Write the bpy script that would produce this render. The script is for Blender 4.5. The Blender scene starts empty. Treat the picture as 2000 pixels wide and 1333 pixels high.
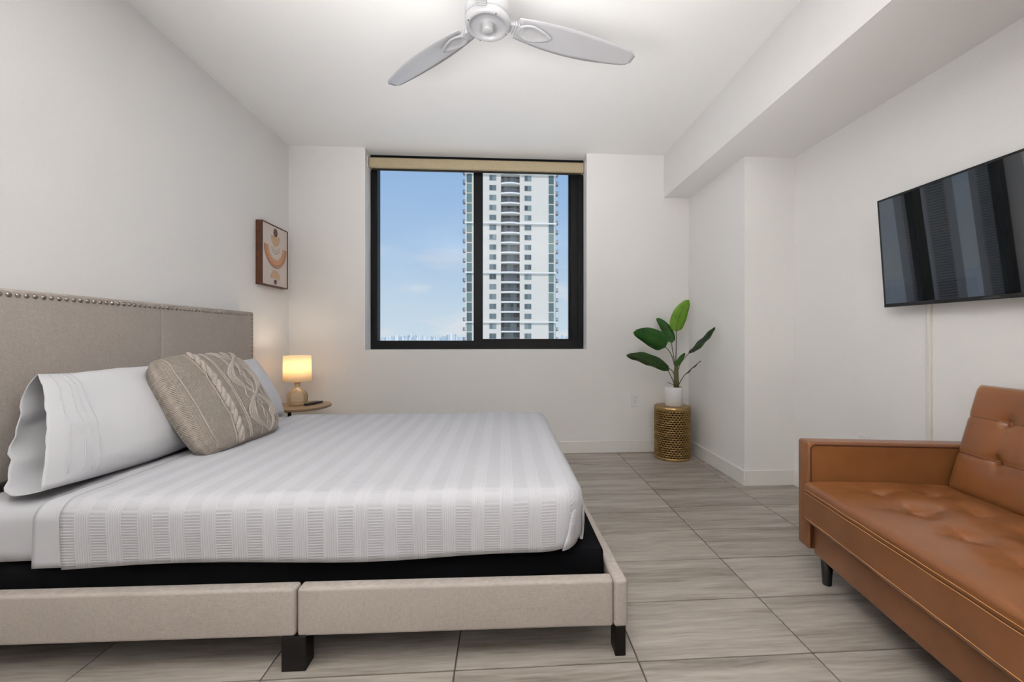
import bpy, bmesh, math, random
import numpy as np
from mathutils import Vector, Matrix

random.seed(7); rng = np.random.default_rng(7)
SC = bpy.context.scene
COL = SC.collection

# ------------------------------------------------------------------ camera
F, YAW, CX, CY, EYE = 812.75, 0.0618, 1034.64, 657.3, 1.09      # pixels of a 2000 x 1333 frame
cam_d = bpy.data.cameras.new('camera'); cam = bpy.data.objects.new('camera', cam_d); COL.objects.link(cam)
cam.location = (0, 0, EYE); cam.rotation_euler = (math.pi/2, 0, -YAW)
cam_d.sensor_width = 36; cam_d.lens = F/2000*36
cam_d.shift_x = (1000-CX)/2000; cam_d.shift_y = (CY-666.5)/2000
cam_d.clip_start = .05; cam_d.clip_end = 40000
SC.camera = cam
SC.view_settings.view_transform = 'Standard'; SC.view_settings.look = 'None'
SC.view_settings.gamma = 1; SC.view_settings.use_curve_mapping = False
SC.view_settings.exposure = 0.0

def s2l(c):
    c = c/255.0
    return c/12.92 if c <= .04045 else ((c+.055)/1.055)**2.4
def rgb(r, g, b): return (s2l(r), s2l(g), s2l(b), 1)

# ------------------------------------------------------------------ sky
world = bpy.data.worlds.new('sky'); SC.world = world; world.use_nodes = True
wn = world.node_tree; wn.nodes.clear()
def nd(tree, typ, **kw):
    n = tree.nodes.new(typ)
    for k, v in kw.items(): setattr(n, k, v)
    return n
wo = nd(wn, 'ShaderNodeOutputWorld'); wb = nd(wn, 'ShaderNodeBackground'); wn.links.new(wb.outputs[0], wo.inputs[0])
tc = nd(wn, 'ShaderNodeTexCoord'); sx = nd(wn, 'ShaderNodeSeparateXYZ'); wn.links.new(tc.outputs['Generated'], sx.inputs[0])
mr = nd(wn, 'ShaderNodeMapRange'); mr.inputs[1].default_value = -.02; mr.inputs[2].default_value = .6
wn.links.new(sx.outputs[2], mr.inputs[0])
cr = nd(wn, 'ShaderNodeValToRGB'); wn.links.new(mr.outputs[0], cr.inputs[0])
els = cr.color_ramp.elements
els[0].position = 0; els[0].color = rgb(206, 223, 233)
els[1].position = 1; els[1].color = rgb(122, 166, 218)
e = els.new(.16); e.color = rgb(194, 215, 234)
e = els.new(.40); e.color = rgb(166, 197, 231)
e = els.new(.66); e.color = rgb(148, 184, 226)
mp = nd(wn, 'ShaderNodeMapping'); mp.inputs['Scale'].default_value = (5, 5, 17); mp.inputs['Location'].default_value = (1.3, .4, .2)
wn.links.new(tc.outputs['Generated'], mp.inputs[0])
nz = nd(wn, 'ShaderNodeTexNoise'); nz.inputs['Scale'].default_value = 1.0; nz.inputs['Detail'].default_value = 6
wn.links.new(mp.outputs[0], nz.inputs[0])
nr = nd(wn, 'ShaderNodeMapRange'); nr.inputs[1].default_value = .50; nr.inputs[2].default_value = .66
wn.links.new(nz.outputs[0], nr.inputs[0])
lo = nd(wn, 'ShaderNodeMapRange'); lo.inputs[1].default_value = .26; lo.inputs[2].default_value = .06; wn.links.new(sx.outputs[2], lo.inputs[0])
mm = nd(wn, 'ShaderNodeMath', operation='MULTIPLY'); wn.links.new(nr.outputs[0], mm.inputs[0]); wn.links.new(lo.outputs[0], mm.inputs[1])
m2 = nd(wn, 'ShaderNodeMath', operation='MULTIPLY'); wn.links.new(mm.outputs[0], m2.inputs[0]); m2.inputs[1].default_value = .8
mx = nd(wn, 'ShaderNodeMix', data_type='RGBA'); wn.links.new(m2.outputs[0], mx.inputs[0]); wn.links.new(cr.outputs[0], mx.inputs[6])
mx.inputs[7].default_value = rgb(228, 230, 234)
wn.links.new(mx.outputs[2], wb.inputs[0]); wb.inputs[1].default_value = 1.0

# ------------------------------------------------------------------ sun and added fill lamps
sun_d = bpy.data.lights.new('sun', 'SUN'); sun = bpy.data.objects.new('sun', sun_d); COL.objects.link(sun)
sun_d.energy = 2.25; sun_d.angle = .009; sun_d.color = (1, .965, .91)
sun.rotation_euler = (math.radians(36), 0, math.radians(-18))      # from behind the building, high

def area_lamp(name, loc, rot, w, h, power, color=(1, .95, .89)):
    d = bpy.data.lights.new(name, 'AREA'); o = bpy.data.objects.new(name, d); COL.objects.link(o)
    d.shape = 'RECTANGLE'; d.size = w; d.size_y = h; d.energy = power; d.color = color
    o.location = loc; o.rotation_euler = rot
    return o
# added fill lamps, unseen behind the camera, mostly bounced off the ceiling
def fill_lamp(loc, aim, power, size=.45, spread=70):
    d = Vector(aim)-Vector(loc); o = area_lamp('fill_lamp', loc, d.to_track_quat('-Z', 'Y').to_euler(), size, size, power, (1, .99, .985))
    o.data.spread = math.radians(spread)
fill_lamp((-1.45, -.3, .40), (1.40, 2.70, 2.50), 4.6, .8, 54)
fill_lamp((-.95, -.3, .35), (-.75, 3.15, 2.8), 5.0, .8, 46)
fill_lamp((1.05, -.3, .35), (.65, 3.15, 2.8), 5.0, .8, 46)
fill_lamp((-.75, -.55, 1.2), (-.60, .15, 2.8), 60, .7, 80)
fill_lamp((.30, -.55, 1.2), (.20, .15, 2.8), 56, .7, 80)
fill_lamp((0, -1.9, 1.2), (0, -1.5, 2.8), 32, .6, 90)

# ------------------------------------------------------------------ helpers
def ray(u, v):
    a = (u-CX)/F; b = (CY-v)/F; s, c = math.sin(YAW), math.cos(YAW)
    return np.array([s+a*c, c-a*s, b])
def atY(u, v, Y): r = ray(u, v); t = Y/r[1]; return np.array([r[0]*t, Y, EYE+r[2]*t])
def atX(u, v, X): r = ray(u, v); t = X/r[0]; return np.array([X, r[1]*t, EYE+r[2]*t])

BASE = {}
def base_of(parent):
    b = np.zeros(3)
    while parent is not None:
        b = b+np.array(parent.location); parent = parent.parent
    return b
def tag(o, label=None, cat=None, group=None, kind=None):
    if label: o['label'] = label
    if cat: o['category'] = cat
    if group: o['group'] = group
    if kind: o['kind'] = kind
    return o
def thing(name, label, cat, loc, group=None):
    o = bpy.data.objects.new(name, None); COL.objects.link(o); o.location = loc; o.empty_display_size = .1
    return tag(o, label, cat, group)
def mesh(name, verts, faces, mat, parent=None, org=None, smooth=False, uv=None):
    """verts in world coordinates; origin at org (top level) or at the parent's base"""
    v = np.asarray(verts, float)
    b = base_of(parent) if parent is not None else (np.asarray(org, float) if org is not None else np.zeros(3))
    me = bpy.data.meshes.new(name); me.from_pydata((v-b).tolist(), [], [list(f) for f in faces]); me.update()
    if uv is not None:
        lay = me.uv_layers.new(name='UVMap'); idx = np.zeros(len(me.loops), int); me.loops.foreach_get('vertex_index', idx)
        lay.data.foreach_set('uv', np.asarray(uv, float)[idx].ravel())
    if smooth: me.polygons.foreach_set('use_smooth', [True]*len(me.polygons))
    if mat: me.materials.append(mat)
    o = bpy.data.objects.new(name, me); COL.objects.link(o)
    if parent is not None: o.parent = parent
    else: o.location = b
    return o
def put(name, me, loc, parent=None, rot=(0, 0, 0), scale=None):
    o = bpy.data.objects.new(name, me); COL.objects.link(o)
    b = base_of(parent) if parent is not None else 0
    o.location = np.asarray(loc, float)-b; o.rotation_euler = rot; o.parent = parent
    if scale: o.scale = scale
    return o
def cat_(parts):
    V, Fc, n = [], [], 0
    for v, f in parts:
        V.append(np.asarray(v, float)); Fc += [[i+n for i in q] for q in f]; n += len(v)
    return np.vstack(V), Fc
def box(x0, x1, y0, y1, z0, z1):
    v = [(x, y, z) for z in (z0, z1) for y in (y0, y1) for x in (x0, x1)]
    return np.array(v, float), [[0, 2, 3, 1], [4, 5, 7, 6], [0, 1, 5, 4], [2, 6, 7, 3], [0, 4, 6, 2], [1, 3, 7, 5]]
def axis_pts(h, r, n, k=3):
    """positions from -h to h: k arc steps at each rounded end, n flat steps"""
    a = [-(h-r)-r*math.tan(math.pi/4*(1-i/k)) for i in range(k)]
    fl = list(np.linspace(-(h-r), h-r, max(n, 1)+1))
    return np.array(a+fl+[-q for q in a[::-1]])
def rbox(sx_, sy_, sz_, r, n=(1, 1, 1), k=3):
    """rounded box centred on the origin, returned as verts, faces"""
    h = np.array([sx_, sy_, sz_])/2; r = min(r, *(h*.999)); ax = [axis_pts(h[i], r, n[i], k) for i in range(3)]
    L = [len(a) for a in ax]; idx = {}; V = []; Fc = []
    def vid(i, j, l):
        key = (i, j, l)
        if key not in idx:
            p = np.array([ax[0][i], ax[1][j], ax[2][l]]); q = np.clip(p, -(h-r), h-r); d = p-q; m = np.linalg.norm(d)
            V.append(q+d/m*r if m > 1e-9 else p); idx[key] = len(V)-1
        return idx[key]
    for j in range(L[1]-1):
        for i in range(L[0]-1):
            Fc.append([vid(i, j, 0), vid(i, j+1, 0), vid(i+1, j+1, 0), vid(i+1, j, 0)])
            t = L[2]-1; Fc.append([vid(i, j, t), vid(i+1, j, t), vid(i+1, j+1, t), vid(i, j+1, t)])
    for l in range(L[2]-1):
        for i in range(L[0]-1):
            Fc.append([vid(i, 0, l), vid(i+1, 0, l), vid(i+1, 0, l+1), vid(i, 0, l+1)])
            t = L[1]-1; Fc.append([vid(i, t, l), vid(i, t, l+1), vid(i+1, t, l+1), vid(i+1, t, l)])
        for j in range(L[1]-1):
            Fc.append([vid(0, j, l), vid(0, j, l+1), vid(0, j+1, l+1), vid(0, j+1, l)])
            t = L[0]-1; Fc.append([vid(t, j, l), vid(t, j+1, l), vid(t, j+1, l+1), vid(t, j, l+1)])
    return np.array(V), Fc
def lathe(prof, n=40, c=(0, 0, 0), cap=True):
    """profile of (r, z) from bottom to top"""
    V = []; Fc = []
    for r, z in prof:
        for i in range(n):
            a = 2*math.pi*i/n; V.append((c[0]+r*math.cos(a), c[1]+r*math.sin(a), c[2]+z))
    for j in range(len(prof)-1):
        for i in range(n):
            i2 = (i+1) % n; Fc.append([j*n+i, j*n+i2, (j+1)*n+i2, (j+1)*n+i])
    if cap:
        Fc.append(list(range(n))[::-1]); Fc.append([(len(prof)-1)*n+i for i in range(n)])
    return np.array(V), Fc
def tube(pts, rad, n=8, cap=True):
    pts = [np.asarray(p, float) for p in pts]; m = len(pts)
    rad = [rad]*m if np.isscalar(rad) else rad
    V = []; Fc = []; up = None
    for i, p in enumerate(pts):
        t = pts[min(i+1, m-1)]-pts[max(i-1, 0)]; t = t/np.linalg.norm(t)
        if up is None:
            up = np.cross(t, (0, 0, 1) if abs(t[2]) < .9 else (1, 0, 0))
        up = up-t*np.dot(up, t); up /= np.linalg.norm(up); w = np.cross(t, up)
        for j in range(n):
            a = 2*math.pi*j/n; V.append(p+rad[i]*(math.cos(a)*up+math.sin(a)*w))
    for i in range(m-1):
        for j in range(n):
            j2 = (j+1) % n; Fc.append([i*n+j, i*n+j2, (i+1)*n+j2, (i+1)*n+j])
    if cap:
        Fc.append(list(range(n))[::-1]); Fc.append([(m-1)*n+i for i in range(n)])
    return np.array(V), Fc
def bez(p0, p1, p2, n=10):
    t = np.linspace(0, 1, n)[:, None]; p0, p1, p2 = map(lambda q: np.asarray(q, float), (p0, p1, p2))
    return (1-t)**2*p0+2*t*(1-t)*p1+t*t*p2
def vnoise(p, f, seed=0):
    """cheap smooth pseudo-noise on an N x 3 array"""
    r = np.random.default_rng(seed); o = np.zeros(len(p))
    for i in range(6):
        k = r.normal(size=3)*f; o += np.sin(p@k+r.uniform(0, 6.28))
    return o/6

# ------------------------------------------------------------------ materials
def bsdf(name, color=(.8, .8, .8, 1), rough=.5, metal=0, spec=.5):
    m = bpy.data.materials.new(name); m.use_nodes = True; t = m.node_tree
    b = t.nodes['Principled BSDF']
    b.inputs['Base Color'].default_value = color; b.inputs['Roughness'].default_value = rough
    b.inputs['Metallic'].default_value = metal; b.inputs['Specular IOR Level'].default_value = spec
    return m, t, b
def coords(t, kind='Object', scale=(1, 1, 1)):
    c = nd(t, 'ShaderNodeTexCoord'); m_ = nd(t, 'ShaderNodeMapping'); m_.inputs['Scale'].default_value = scale
    t.links.new(c.outputs[kind], m_.inputs[0]); return m_.outputs[0]
def noise(t, vec, scale, detail=3, rough=.5):
    n = nd(t, 'ShaderNodeTexNoise'); n.inputs['Scale'].default_value = scale; n.inputs['Detail'].default_value = detail
    n.inputs['Roughness'].default_value = rough; t.links.new(vec, n.inputs[0]); return n.outputs[0]
def ramp(t, fac, stops):
    r = nd(t, 'ShaderNodeValToRGB'); t.links.new(fac, r.inputs[0]); el = r.color_ramp.elements
    el[0].position, el[0].color = stops[0]; el[1].position, el[1].color = stops[-1]
    for p, c in stops[1:-1]: q = el.new(p); q.color = c
    return r.outputs[0]
def bump(t, b, h, strength=.3, dist=.002):
    n = nd(t, 'ShaderNodeBump'); n.inputs['Strength'].default_value = strength; n.inputs['Distance'].default_value = dist
    t.links.new(h, n.inputs['Height']); t.links.new(n.outputs[0], b.inputs['Normal'])
def math_(t, op, a, b_=None):
    n = nd(t, 'ShaderNodeMath', operation=op)
    for i, x in enumerate((a, b_)):
        if x is None: continue
        if isinstance(x, (int, float)): n.inputs[i].default_value = x
        else: t.links.new(x, n.inputs[i])
    return n.outputs[0]
def sep(t, vec):
    s = nd(t, 'ShaderNodeSeparateXYZ'); t.links.new(vec, s.inputs[0]); return s.outputs
def rand(t): return nd(t, 'ShaderNodeObjectInfo').outputs['Random']
def simple(name, color, rough=.5, metal=0, nscale=None, nstr=.1, var=.06, spec=.5):
    m, t, b = bsdf(name, color, rough, metal, spec)
    v = coords(t); n = noise(t, v, nscale or 40, 3)
    lo_ = tuple(c*(1-var) for c in color[:3])+(1,); hi_ = tuple(min(1, c*(1+var)) for c in color[:3])+(1,)
    t.links.new(ramp(t, n, [(.3, lo_), (.7, hi_)]), b.inputs['Base Color'])
    if nstr: bump(t, b, n, nstr, .001)
    return m

M = {}
M['wall'] = simple('wall_paint', rgb(238, 236, 234), .75, nscale=140, nstr=.05, var=.012, spec=.25)
M['ceil'] = simple('ceiling_paint', rgb(242, 241, 239), .85, nscale=120, nstr=.05, var=.01, spec=.2)
M['base'] = simple('baseboard_paint', rgb(232, 229, 225), .45, nscale=60, nstr=.02, var=.01)
M['grout'] = simple('grout', rgb(74, 66, 58), .9, nscale=200, nstr=.2)
# wood-look porcelain tile
m, t, b = bsdf('wood_look_tile', rough=.42, spec=.4)
oi = nd(t, 'ShaderNodeObjectInfo'); tcn = nd(t, 'ShaderNodeTexCoord')
vm = nd(t, 'ShaderNodeVectorMath', operation='SCALE'); cmb = nd(t, 'ShaderNodeCombineXYZ')
for i in range(3): t.links.new(oi.outputs['Random'], cmb.inputs[i])
t.links.new(cmb.outputs[0], vm.inputs[0]); vm.inputs['Scale'].default_value = 37.7
va = nd(t, 'ShaderNodeVectorMath', operation='ADD'); t.links.new(tcn.outputs['Object'], va.inputs[0]); t.links.new(vm.outputs[0], va.inputs[1])
wv = noise(t, va.outputs[0], 2.2, 2)
wsc = nd(t, 'ShaderNodeVectorMath', operation='SCALE'); wc = nd(t, 'ShaderNodeCombineXYZ'); t.links.new(wv, wc.inputs[1]); t.links.new(wc.outputs[0], wsc.inputs[0]); wsc.inputs['Scale'].default_value = .035
vb = nd(t, 'ShaderNodeVectorMath', operation='ADD'); t.links.new(va.outputs[0], vb.inputs[0]); t.links.new(wsc.outputs[0], vb.inputs[1])
mpn = nd(t, 'ShaderNodeMapping'); mpn.inputs['Scale'].default_value = (1.1, 15, 1); t.links.new(vb.outputs[0], mpn.inputs[0])
g1 = noise(t, mpn.outputs[0], 1.0, 5, .62)
mpf = nd(t, 'ShaderNodeMapping'); mpf.inputs['Scale'].default_value = (7, 95, 1); t.links.new(vb.outputs[0], mpf.inputs[0])
g2 = noise(t, mpf.outputs[0], 1.0, 4, .6)
g = math_(t, 'ADD', math_(t, 'MULTIPLY', g1, .68), math_(t, 'MULTIPLY', g2, .32))
g = math_(t, 'ADD', g, math_(t, 'MULTIPLY', math_(t, 'SUBTRACT', oi.outputs['Random'], .5), .06))
t.links.new(ramp(t, g, [(.30, rgb(92, 84, 77)), (.42, rgb(130, 122, 114)), (.54, rgb(153, 145, 137)), (.70, rgb(174, 166, 158))]), b.inputs['Base Color'])
bump(t, b, g2, .12, .001); M['tile'] = m
# linen upholstery
def linen(name, c):
    m, t, b = bsdf(name, rough=.9, spec=.15)
    v1 = coords(t, 'Object', (60, 60, 900)); v2 = coords(t, 'Object', (900, 900, 60))
    a = math_(t, 'MULTIPLY', math_(t, 'ADD', noise(t, v1, 1, 2), noise(t, v2, 1, 2)), .5)
    n = math_(t, 'ADD', math_(t, 'MULTIPLY', a, .8), math_(t, 'MULTIPLY', noise(t, coords(t), 3, 2), .2))
    t.links.new(ramp(t, n, [(.35, tuple(x*.78 for x in c[:3])+(1,)), (.65, tuple(min(1, x*1.14) for x in c[:3])+(1,))]), b.inputs['Base Color'])
    bump(t, b, a, .25, .001); return m
M['linen'] = linen('beige_linen', rgb(166, 157, 150))
M['linen_rail'] = M['linen']
M['blackwood'] = simple('black_wood', rgb(13, 10, 9), .5, nscale=50, nstr=.05, spec=.25)
M['blackcloth'] = simple('black_cloth', rgb(9, 9, 12), .95, nscale=300, nstr=.2, spec=.1)
def cotton(name, c, f=9, st=.25):
    m, t, b = bsdf(name, c, .85, spec=.15)
    v = coords(t); n = math_(t, 'ADD', noise(t, v, f, 4), math_(t, 'MULTIPLY', noise(t, v, 500, 1), .12)); bump(t, b, n, st, .008); return m
M['sheet'] = cotton('white_sheet', rgb(188, 188, 192), 5, .2)
M['pillowcase'] = cotton('white_pillowcase', rgb(203, 203, 206), 8, .35)
# ribbed blanket: bands along the width, ribs along or across
m, t, b = bsdf('ribbed_coverlet', rough=.9, spec=.12)
xs, ys, zs = sep(t, coords(t))
ph = math_(t, 'FRACT', math_(t, 'DIVIDE', math_(t, 'ADD', xs, 10.0), .098))
band = math_(t, 'GREATER_THAN', ph, .5)
ribA = math_(t, 'SINE', math_(t, 'MULTIPLY', math_(t, 'SUBTRACT', ys, zs), 2*math.pi/.0098))
ribB = math_(t, 'SINE', math_(t, 'MULTIPLY', xs, 2*math.pi/.0075))
bl = nd(t, 'ShaderNodeMix', data_type='FLOAT'); t.links.new(band, bl.inputs[0]); t.links.new(math_(t, 'MULTIPLY', ribB, .45), bl.inputs[2]); t.links.new(ribA, bl.inputs[3])
bump(t, b, math_(t, 'ADD', bl.outputs[0], math_(t, 'MULTIPLY', noise(t, coords(t), 6, 3), 2)), .4, .0012)
cm = nd(t, 'ShaderNodeMix', data_type='RGBA'); t.links.new(band, cm.inputs[0]); cm.inputs[6].default_value = rgb(188, 188, 192); cm.inputs[7].default_value = rgb(181, 181, 185)  # darker bands put the shading between the ribs into the colour
t.links.new(cm.outputs[2], b.inputs['Base Color']); M['coverlet'] = m
# knitted cushion cover, fine stitches (the cables are geometry)
m, t, b = bsdf('grey_knit', rough=.95, spec=.1)
uvv = coords(t, 'UV'); us, vs, _ = sep(t, uvv)
wave = math_(t, 'MULTIPLY', math_(t, 'ABSOLUTE', math_(t, 'SUBTRACT', math_(t, 'FRACT', math_(t, 'MULTIPLY', us, 62)), .5)), 1.4)
st = math_(t, 'SINE', math_(t, 'MULTIPLY', math_(t, 'ADD', math_(t, 'MULTIPLY', vs, 66), wave), 2*math.pi))
col_ = math_(t, 'SINE', math_(t, 'MULTIPLY', us, 62*2*math.pi))
hh = math_(t, 'ADD', math_(t, 'MULTIPLY', st, .6), math_(t, 'MULTIPLY', col_, .5))
bump(t, b, hh, .85, .004)
kn = math_(t, 'ADD', math_(t, 'MULTIPLY', hh, .16), math_(t, 'MULTIPLY', math_(t, 'ADD', noise(t, coords(t), 60, 2), 1.5), .25))
t.links.new(ramp(t, kn, [(.1, rgb(138, 128, 119)), (.9, rgb(192, 182, 172))]), b.inputs['Base Color']); M['knit'] = m
M['yarn'] = simple('grey_yarn', rgb(168, 159, 151), .95, nscale=160, nstr=.6, var=.14, spec=.1)
# leather
m, t, b = bsdf('tan_leather', rough=.30, spec=.5)
v = coords(t); n1 = noise(t, v, 4, 3); n2 = noise(t, v, 320, 2)
t.links.new(ramp(t, n1, [(.3, rgb(110, 67, 36)), (.7, rgb(129, 81, 46))]), b.inputs['Base Color'])
bump(t, b, math_(t, 'ADD', math_(t, 'MULTIPLY', n2, .15), noise(t, v, 14, 3)), .12, .004); M['leather'] = m
M['stitch'] = simple('tan_thread', rgb(196, 140, 84), .8)
M['seam'] = simple('dark_seam', rgb(70, 34, 14), .7)
M['blackplastic'] = simple('black_plastic', rgb(18, 18, 19), .35, nscale=80, nstr=.02)
M['alum'] = simple('black_aluminium', rgb(7, 7, 9), .5, nscale=60, nstr=.02, spec=.25)
M['white_plastic'] = simple('white_plastic', rgb(232, 231, 230), .35, nscale=60, nstr=.0, var=.01)
M['slot'] = simple('dark_slot', rgb(60, 58, 56), .6)
M['white_cable'] = simple('white_raceway', rgb(222, 219, 213), .45, nscale=60, nstr=.0, var=.01)
M['screen'] = bsdf('black_glass_screen', rgb(26, 27, 28), .018, 0, .5)[0]; M['screen'].node_tree.nodes['Principled BSDF'].inputs['IOR'].default_value = 2.35
M['fan'] = simple('white_fan_enamel', rgb(178, 178, 180), .3, nscale=60, nstr=.0, var=.01)
M['blade'] = simple('glossy_fan_blade', rgb(184, 184, 187), .14, nscale=60, nstr=.0, var=.01, spec=.7)
M['nail'] = simple('pewter_nailhead', rgb(150, 141, 132), .28, 1, nscale=200, nstr=.1)
M['gold'] = simple('antique_gold', rgb(164, 136, 90), .40, .85, nscale=90, nstr=.12, var=.15)
M['gold_shade'] = simple('shaded_brass_inside', rgb(60, 44, 22), .6, .3)  # the drum's inner shade put into a dark brass colour
M['ceramic'] = simple('white_ceramic', rgb(236, 236, 238), .35, nscale=40, nstr=0, var=.01)
M['soil'] = simple('dark_soil', rgb(58, 44, 32), .95, nscale=300, nstr=.8, var=.4)
M['stem'] = simple('plant_stem', rgb(86, 84, 40), .6, nscale=60, nstr=.2, var=.2)
M['petiole'] = simple('leaf_stalk', rgb(74, 70, 48), .6, nscale=60, nstr=.1, var=.2)
def leafmat(name, c1, c2):
    m, t, b = bsdf(name, rough=.42, spec=.4)
    us, vs, _ = sep(t, coords(t, 'UV'))
    vein = math_(t, 'SINE', math_(t, 'MULTIPLY', math_(t, 'SUBTRACT', us, math_(t, 'MULTIPLY', math_(t, 'ABSOLUTE', vs), .12)), 150))
    n = math_(t, 'ADD', noise(t, coords(t), 14, 3), math_(t, 'MULTIPLY', vein, .05))
    t.links.new(ramp(t, n, [(.3, c1), (.7, c2)]), b.inputs['Base Color']); bump(t, b, vein, .2, .001)
    b.inputs['Subsurface Weight'].default_value = 0
    return m
M['leaf'] = leafmat('green_leaf', rgb(18, 62, 12), rgb(40, 100, 22))
M['leaf_lime'] = leafmat('lime_leaf', rgb(78, 122, 14), rgb(108, 152, 34))
M['leaf_dark'] = leafmat('dark_leaf', rgb(20, 46, 14), rgb(42, 82, 26))
M['darkwood'] = simple('walnut_frame', rgb(82, 44, 20), .5, nscale=25, nstr=.1, var=.3)
M['canvas'] = simple('canvas', rgb(214, 203, 195), .9, nscale=400, nstr=.2, var=.02)
for k, c in dict(plum=(112, 80, 74), sand=(200, 168, 138), peach=(210, 152, 116), clay=(190, 132, 98), cocoa=(128, 92, 76), grey=(146, 140, 136), cream=(226, 200, 176)).items():
    M['art_'+k] = simple('print_'+k, rgb(*c), .9, nscale=120, nstr=.05, var=.05)
M['blind'] = simple('taupe_blind_cassette', rgb(176, 161, 132), .6, nscale=60, nstr=.05, var=.04)
M['tabletop'] = simple('walnut_tabletop', rgb(128, 108, 84), .45, nscale=12, nstr=.05, var=.15)
M['darkmetal'] = simple('dark_bronze_metal', rgb(48, 42, 36), .45, .6)
# lamp shade and bottle glass
m, t, b = bsdf('linen_lampshade', rgb(248, 236, 214), .9, spec=.1)
tr = nd(t, 'ShaderNodeBsdfTranslucent'); tr.inputs[0].default_value = rgb(255, 238, 208); ms = nd(t, 'ShaderNodeMixShader'); ms.inputs[0].default_value = .55
out = t.nodes['Material Output']; t.links.new(b.outputs[0], ms.inputs[1]); t.links.new(tr.outputs[0], ms.inputs[2]); t.links.new(ms.outputs[0], out.inputs[0])
bump(t, b, noise(t, coords(t, 'Object', (200, 200, 900)), 1, 1), .1, .001); M['shade'] = m
def thin_glass(name, tint, refl=1.0, ior=1.45, rough=0.0, amber=None, mix=0):
    m = bpy.data.materials.new(name); m.use_nodes = True; t = m.node_tree; t.nodes.clear()
    o = nd(t, 'ShaderNodeOutputMaterial'); tb = nd(t, 'ShaderNodeBsdfTransparent'); tb.inputs[0].default_value = tint
    gl = nd(t, 'ShaderNodeBsdfGlossy'); gl.inputs['Roughness'].default_value = rough
    fr = nd(t, 'ShaderNodeFresnel'); fr.inputs[0].default_value = ior
    mx_ = nd(t, 'ShaderNodeMixShader'); t.links.new(math_(t, 'MULTIPLY', fr.outputs[0], refl), mx_.inputs[0])
    t.links.new(tb.outputs[0], mx_.inputs[1]); t.links.new(gl.outputs[0], mx_.inputs[2]); last = mx_.outputs[0]
    if amber:
        df = nd(t, 'ShaderNodeBsdfTranslucent'); df.inputs[0].default_value = amber
        d2 = nd(t, 'ShaderNodeBsdfDiffuse'); d2.inputs[0].default_value = amber
        ad = nd(t, 'ShaderNodeMixShader'); ad.inputs[0].default_value = .5; t.links.new(df.outputs[0], ad.inputs[1]); t.links.new(d2.outputs[0], ad.inputs[2])
        m3 = nd(t, 'ShaderNodeMixShader'); m3.inputs[0].default_value = mix; t.links.new(last, m3.inputs[1]); t.links.new(ad.outputs[0], m3.inputs[2]); last = m3.outputs[0]
    t.links.new(last, o.inputs[0]); return m
M['pane'] = thin_glass('clear_window_glass', (.98, .985, .985, 1), .35)
M['bottle'] = thin_glass('diamond_cut_glass', (.97, .92, .84, 1), 1.6, 1.5, .08, rgb(250, 228, 196), .28)
# tower
M['stucco'] = simple('pale_stucco', rgb(230, 222, 211), .9, nscale=.4, nstr=.0, var=.015)
M['ledge'] = simple('white_ledge', rgb(244, 241, 236), .85, nscale=.4, nstr=0, var=.01)
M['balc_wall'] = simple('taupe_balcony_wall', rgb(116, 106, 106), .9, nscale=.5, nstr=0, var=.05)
M['rail'] = simple('grey_balcony_rail', rgb(122, 117, 120), .6, nscale=2, nstr=0, var=.2)
def towerglass(name, a, b_, c):
    m, t, b = bsdf(name, rough=.08, spec=.6)
    t.links.new(ramp(t, rand(t), [(.0, a), (.5, b_), (1, c)]), b.inputs['Base Color']); return m
M['tglass'] = towerglass('tinted_window_glass', rgb(72, 80, 84), rgb(112, 126, 128), rgb(150, 164, 160))
M['tglass2'] = towerglass('teal_curtain_glass', rgb(82, 100, 104), rgb(108, 130, 130), rgb(134, 156, 146))
M['tframe'] = simple('grey_window_frame', rgb(150, 152, 152), .5)
M['mtower'] = simple('grey_tower_render', rgb(168, 168, 168), .9, nscale=.3, nstr=0, var=.03)
M['mtower2'] = simple('dark_tower_glass', rgb(84, 86, 90), .5, nscale=.3, nstr=0, var=.1)
M['city'] = simple('hazed_far_city', rgb(214, 217, 219), .95, nscale=.01, nstr=0, var=.06)  # distance haze put into the ground's pale colour
m, t, b = bsdf('hazed_far_buildings', rough=.95, spec=.1)
t.links.new(ramp(t, rand(t), [(0, rgb(186, 200, 204)), (.5, rgb(214, 221, 222)), (1, rgb(246, 244, 238))]), b.inputs['Base Color']); M['far'] = m  # distance haze put into the pale tones, which vary per building

# ------------------------------------------------------------------ room
XL, XR, YB, YF, ZC = -1.9226, 2.127, 3.849, -2.9, 2.80
XBEAM, ZBEAM, XCOL, YCOL = 1.507, 2.40, 1.751, 2.932
WX0, WX1, WZ0, WDEP = -1.254, .771, .967, .30
def struct(name, parts, mat, label=None, org=(0, 0, 0)):
    v, f = cat_(parts); o = mesh(name, v, f, mat, org=org); o['kind'] = 'structure'
    if label: o['label'] = label
    return o
T = .2
floor = struct('floor', [box(XL-T, XR+T, YF-T, YB+T, -.14, -.004)], M['grout'], 'wood-look grey porcelain tile floor with dark grout')
struct('wall_left', [box(XL-T, XL, YF, YB+WDEP, 0, ZC)], M['wall'], 'plain off-white wall behind the bed')
struct('wall_back', [box(XL, WX0, YB, YB+WDEP, 0, ZC), box(WX1, XR+T, YB, YB+WDEP, 0, ZC), box(WX0, WX1, YB, YB+WDEP, 0, WZ0)], M['wall'], 'off-white wall around the window')
struct('wall_right', [box(XR, XR+T, YF, YB, 0, ZC)], M['wall'], 'off-white wall behind the sofa and television')
struct('wall_rear', [box(XL, XR, YF-T, YF, 0, ZC)], M['wall'], 'off-white wall behind the photographer')
struct('ceiling', [box(XL-T, XR+T, YF-T, YB+WDEP, ZC, ZC+.12)], M['ceil'], 'smooth white ceiling')
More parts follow.
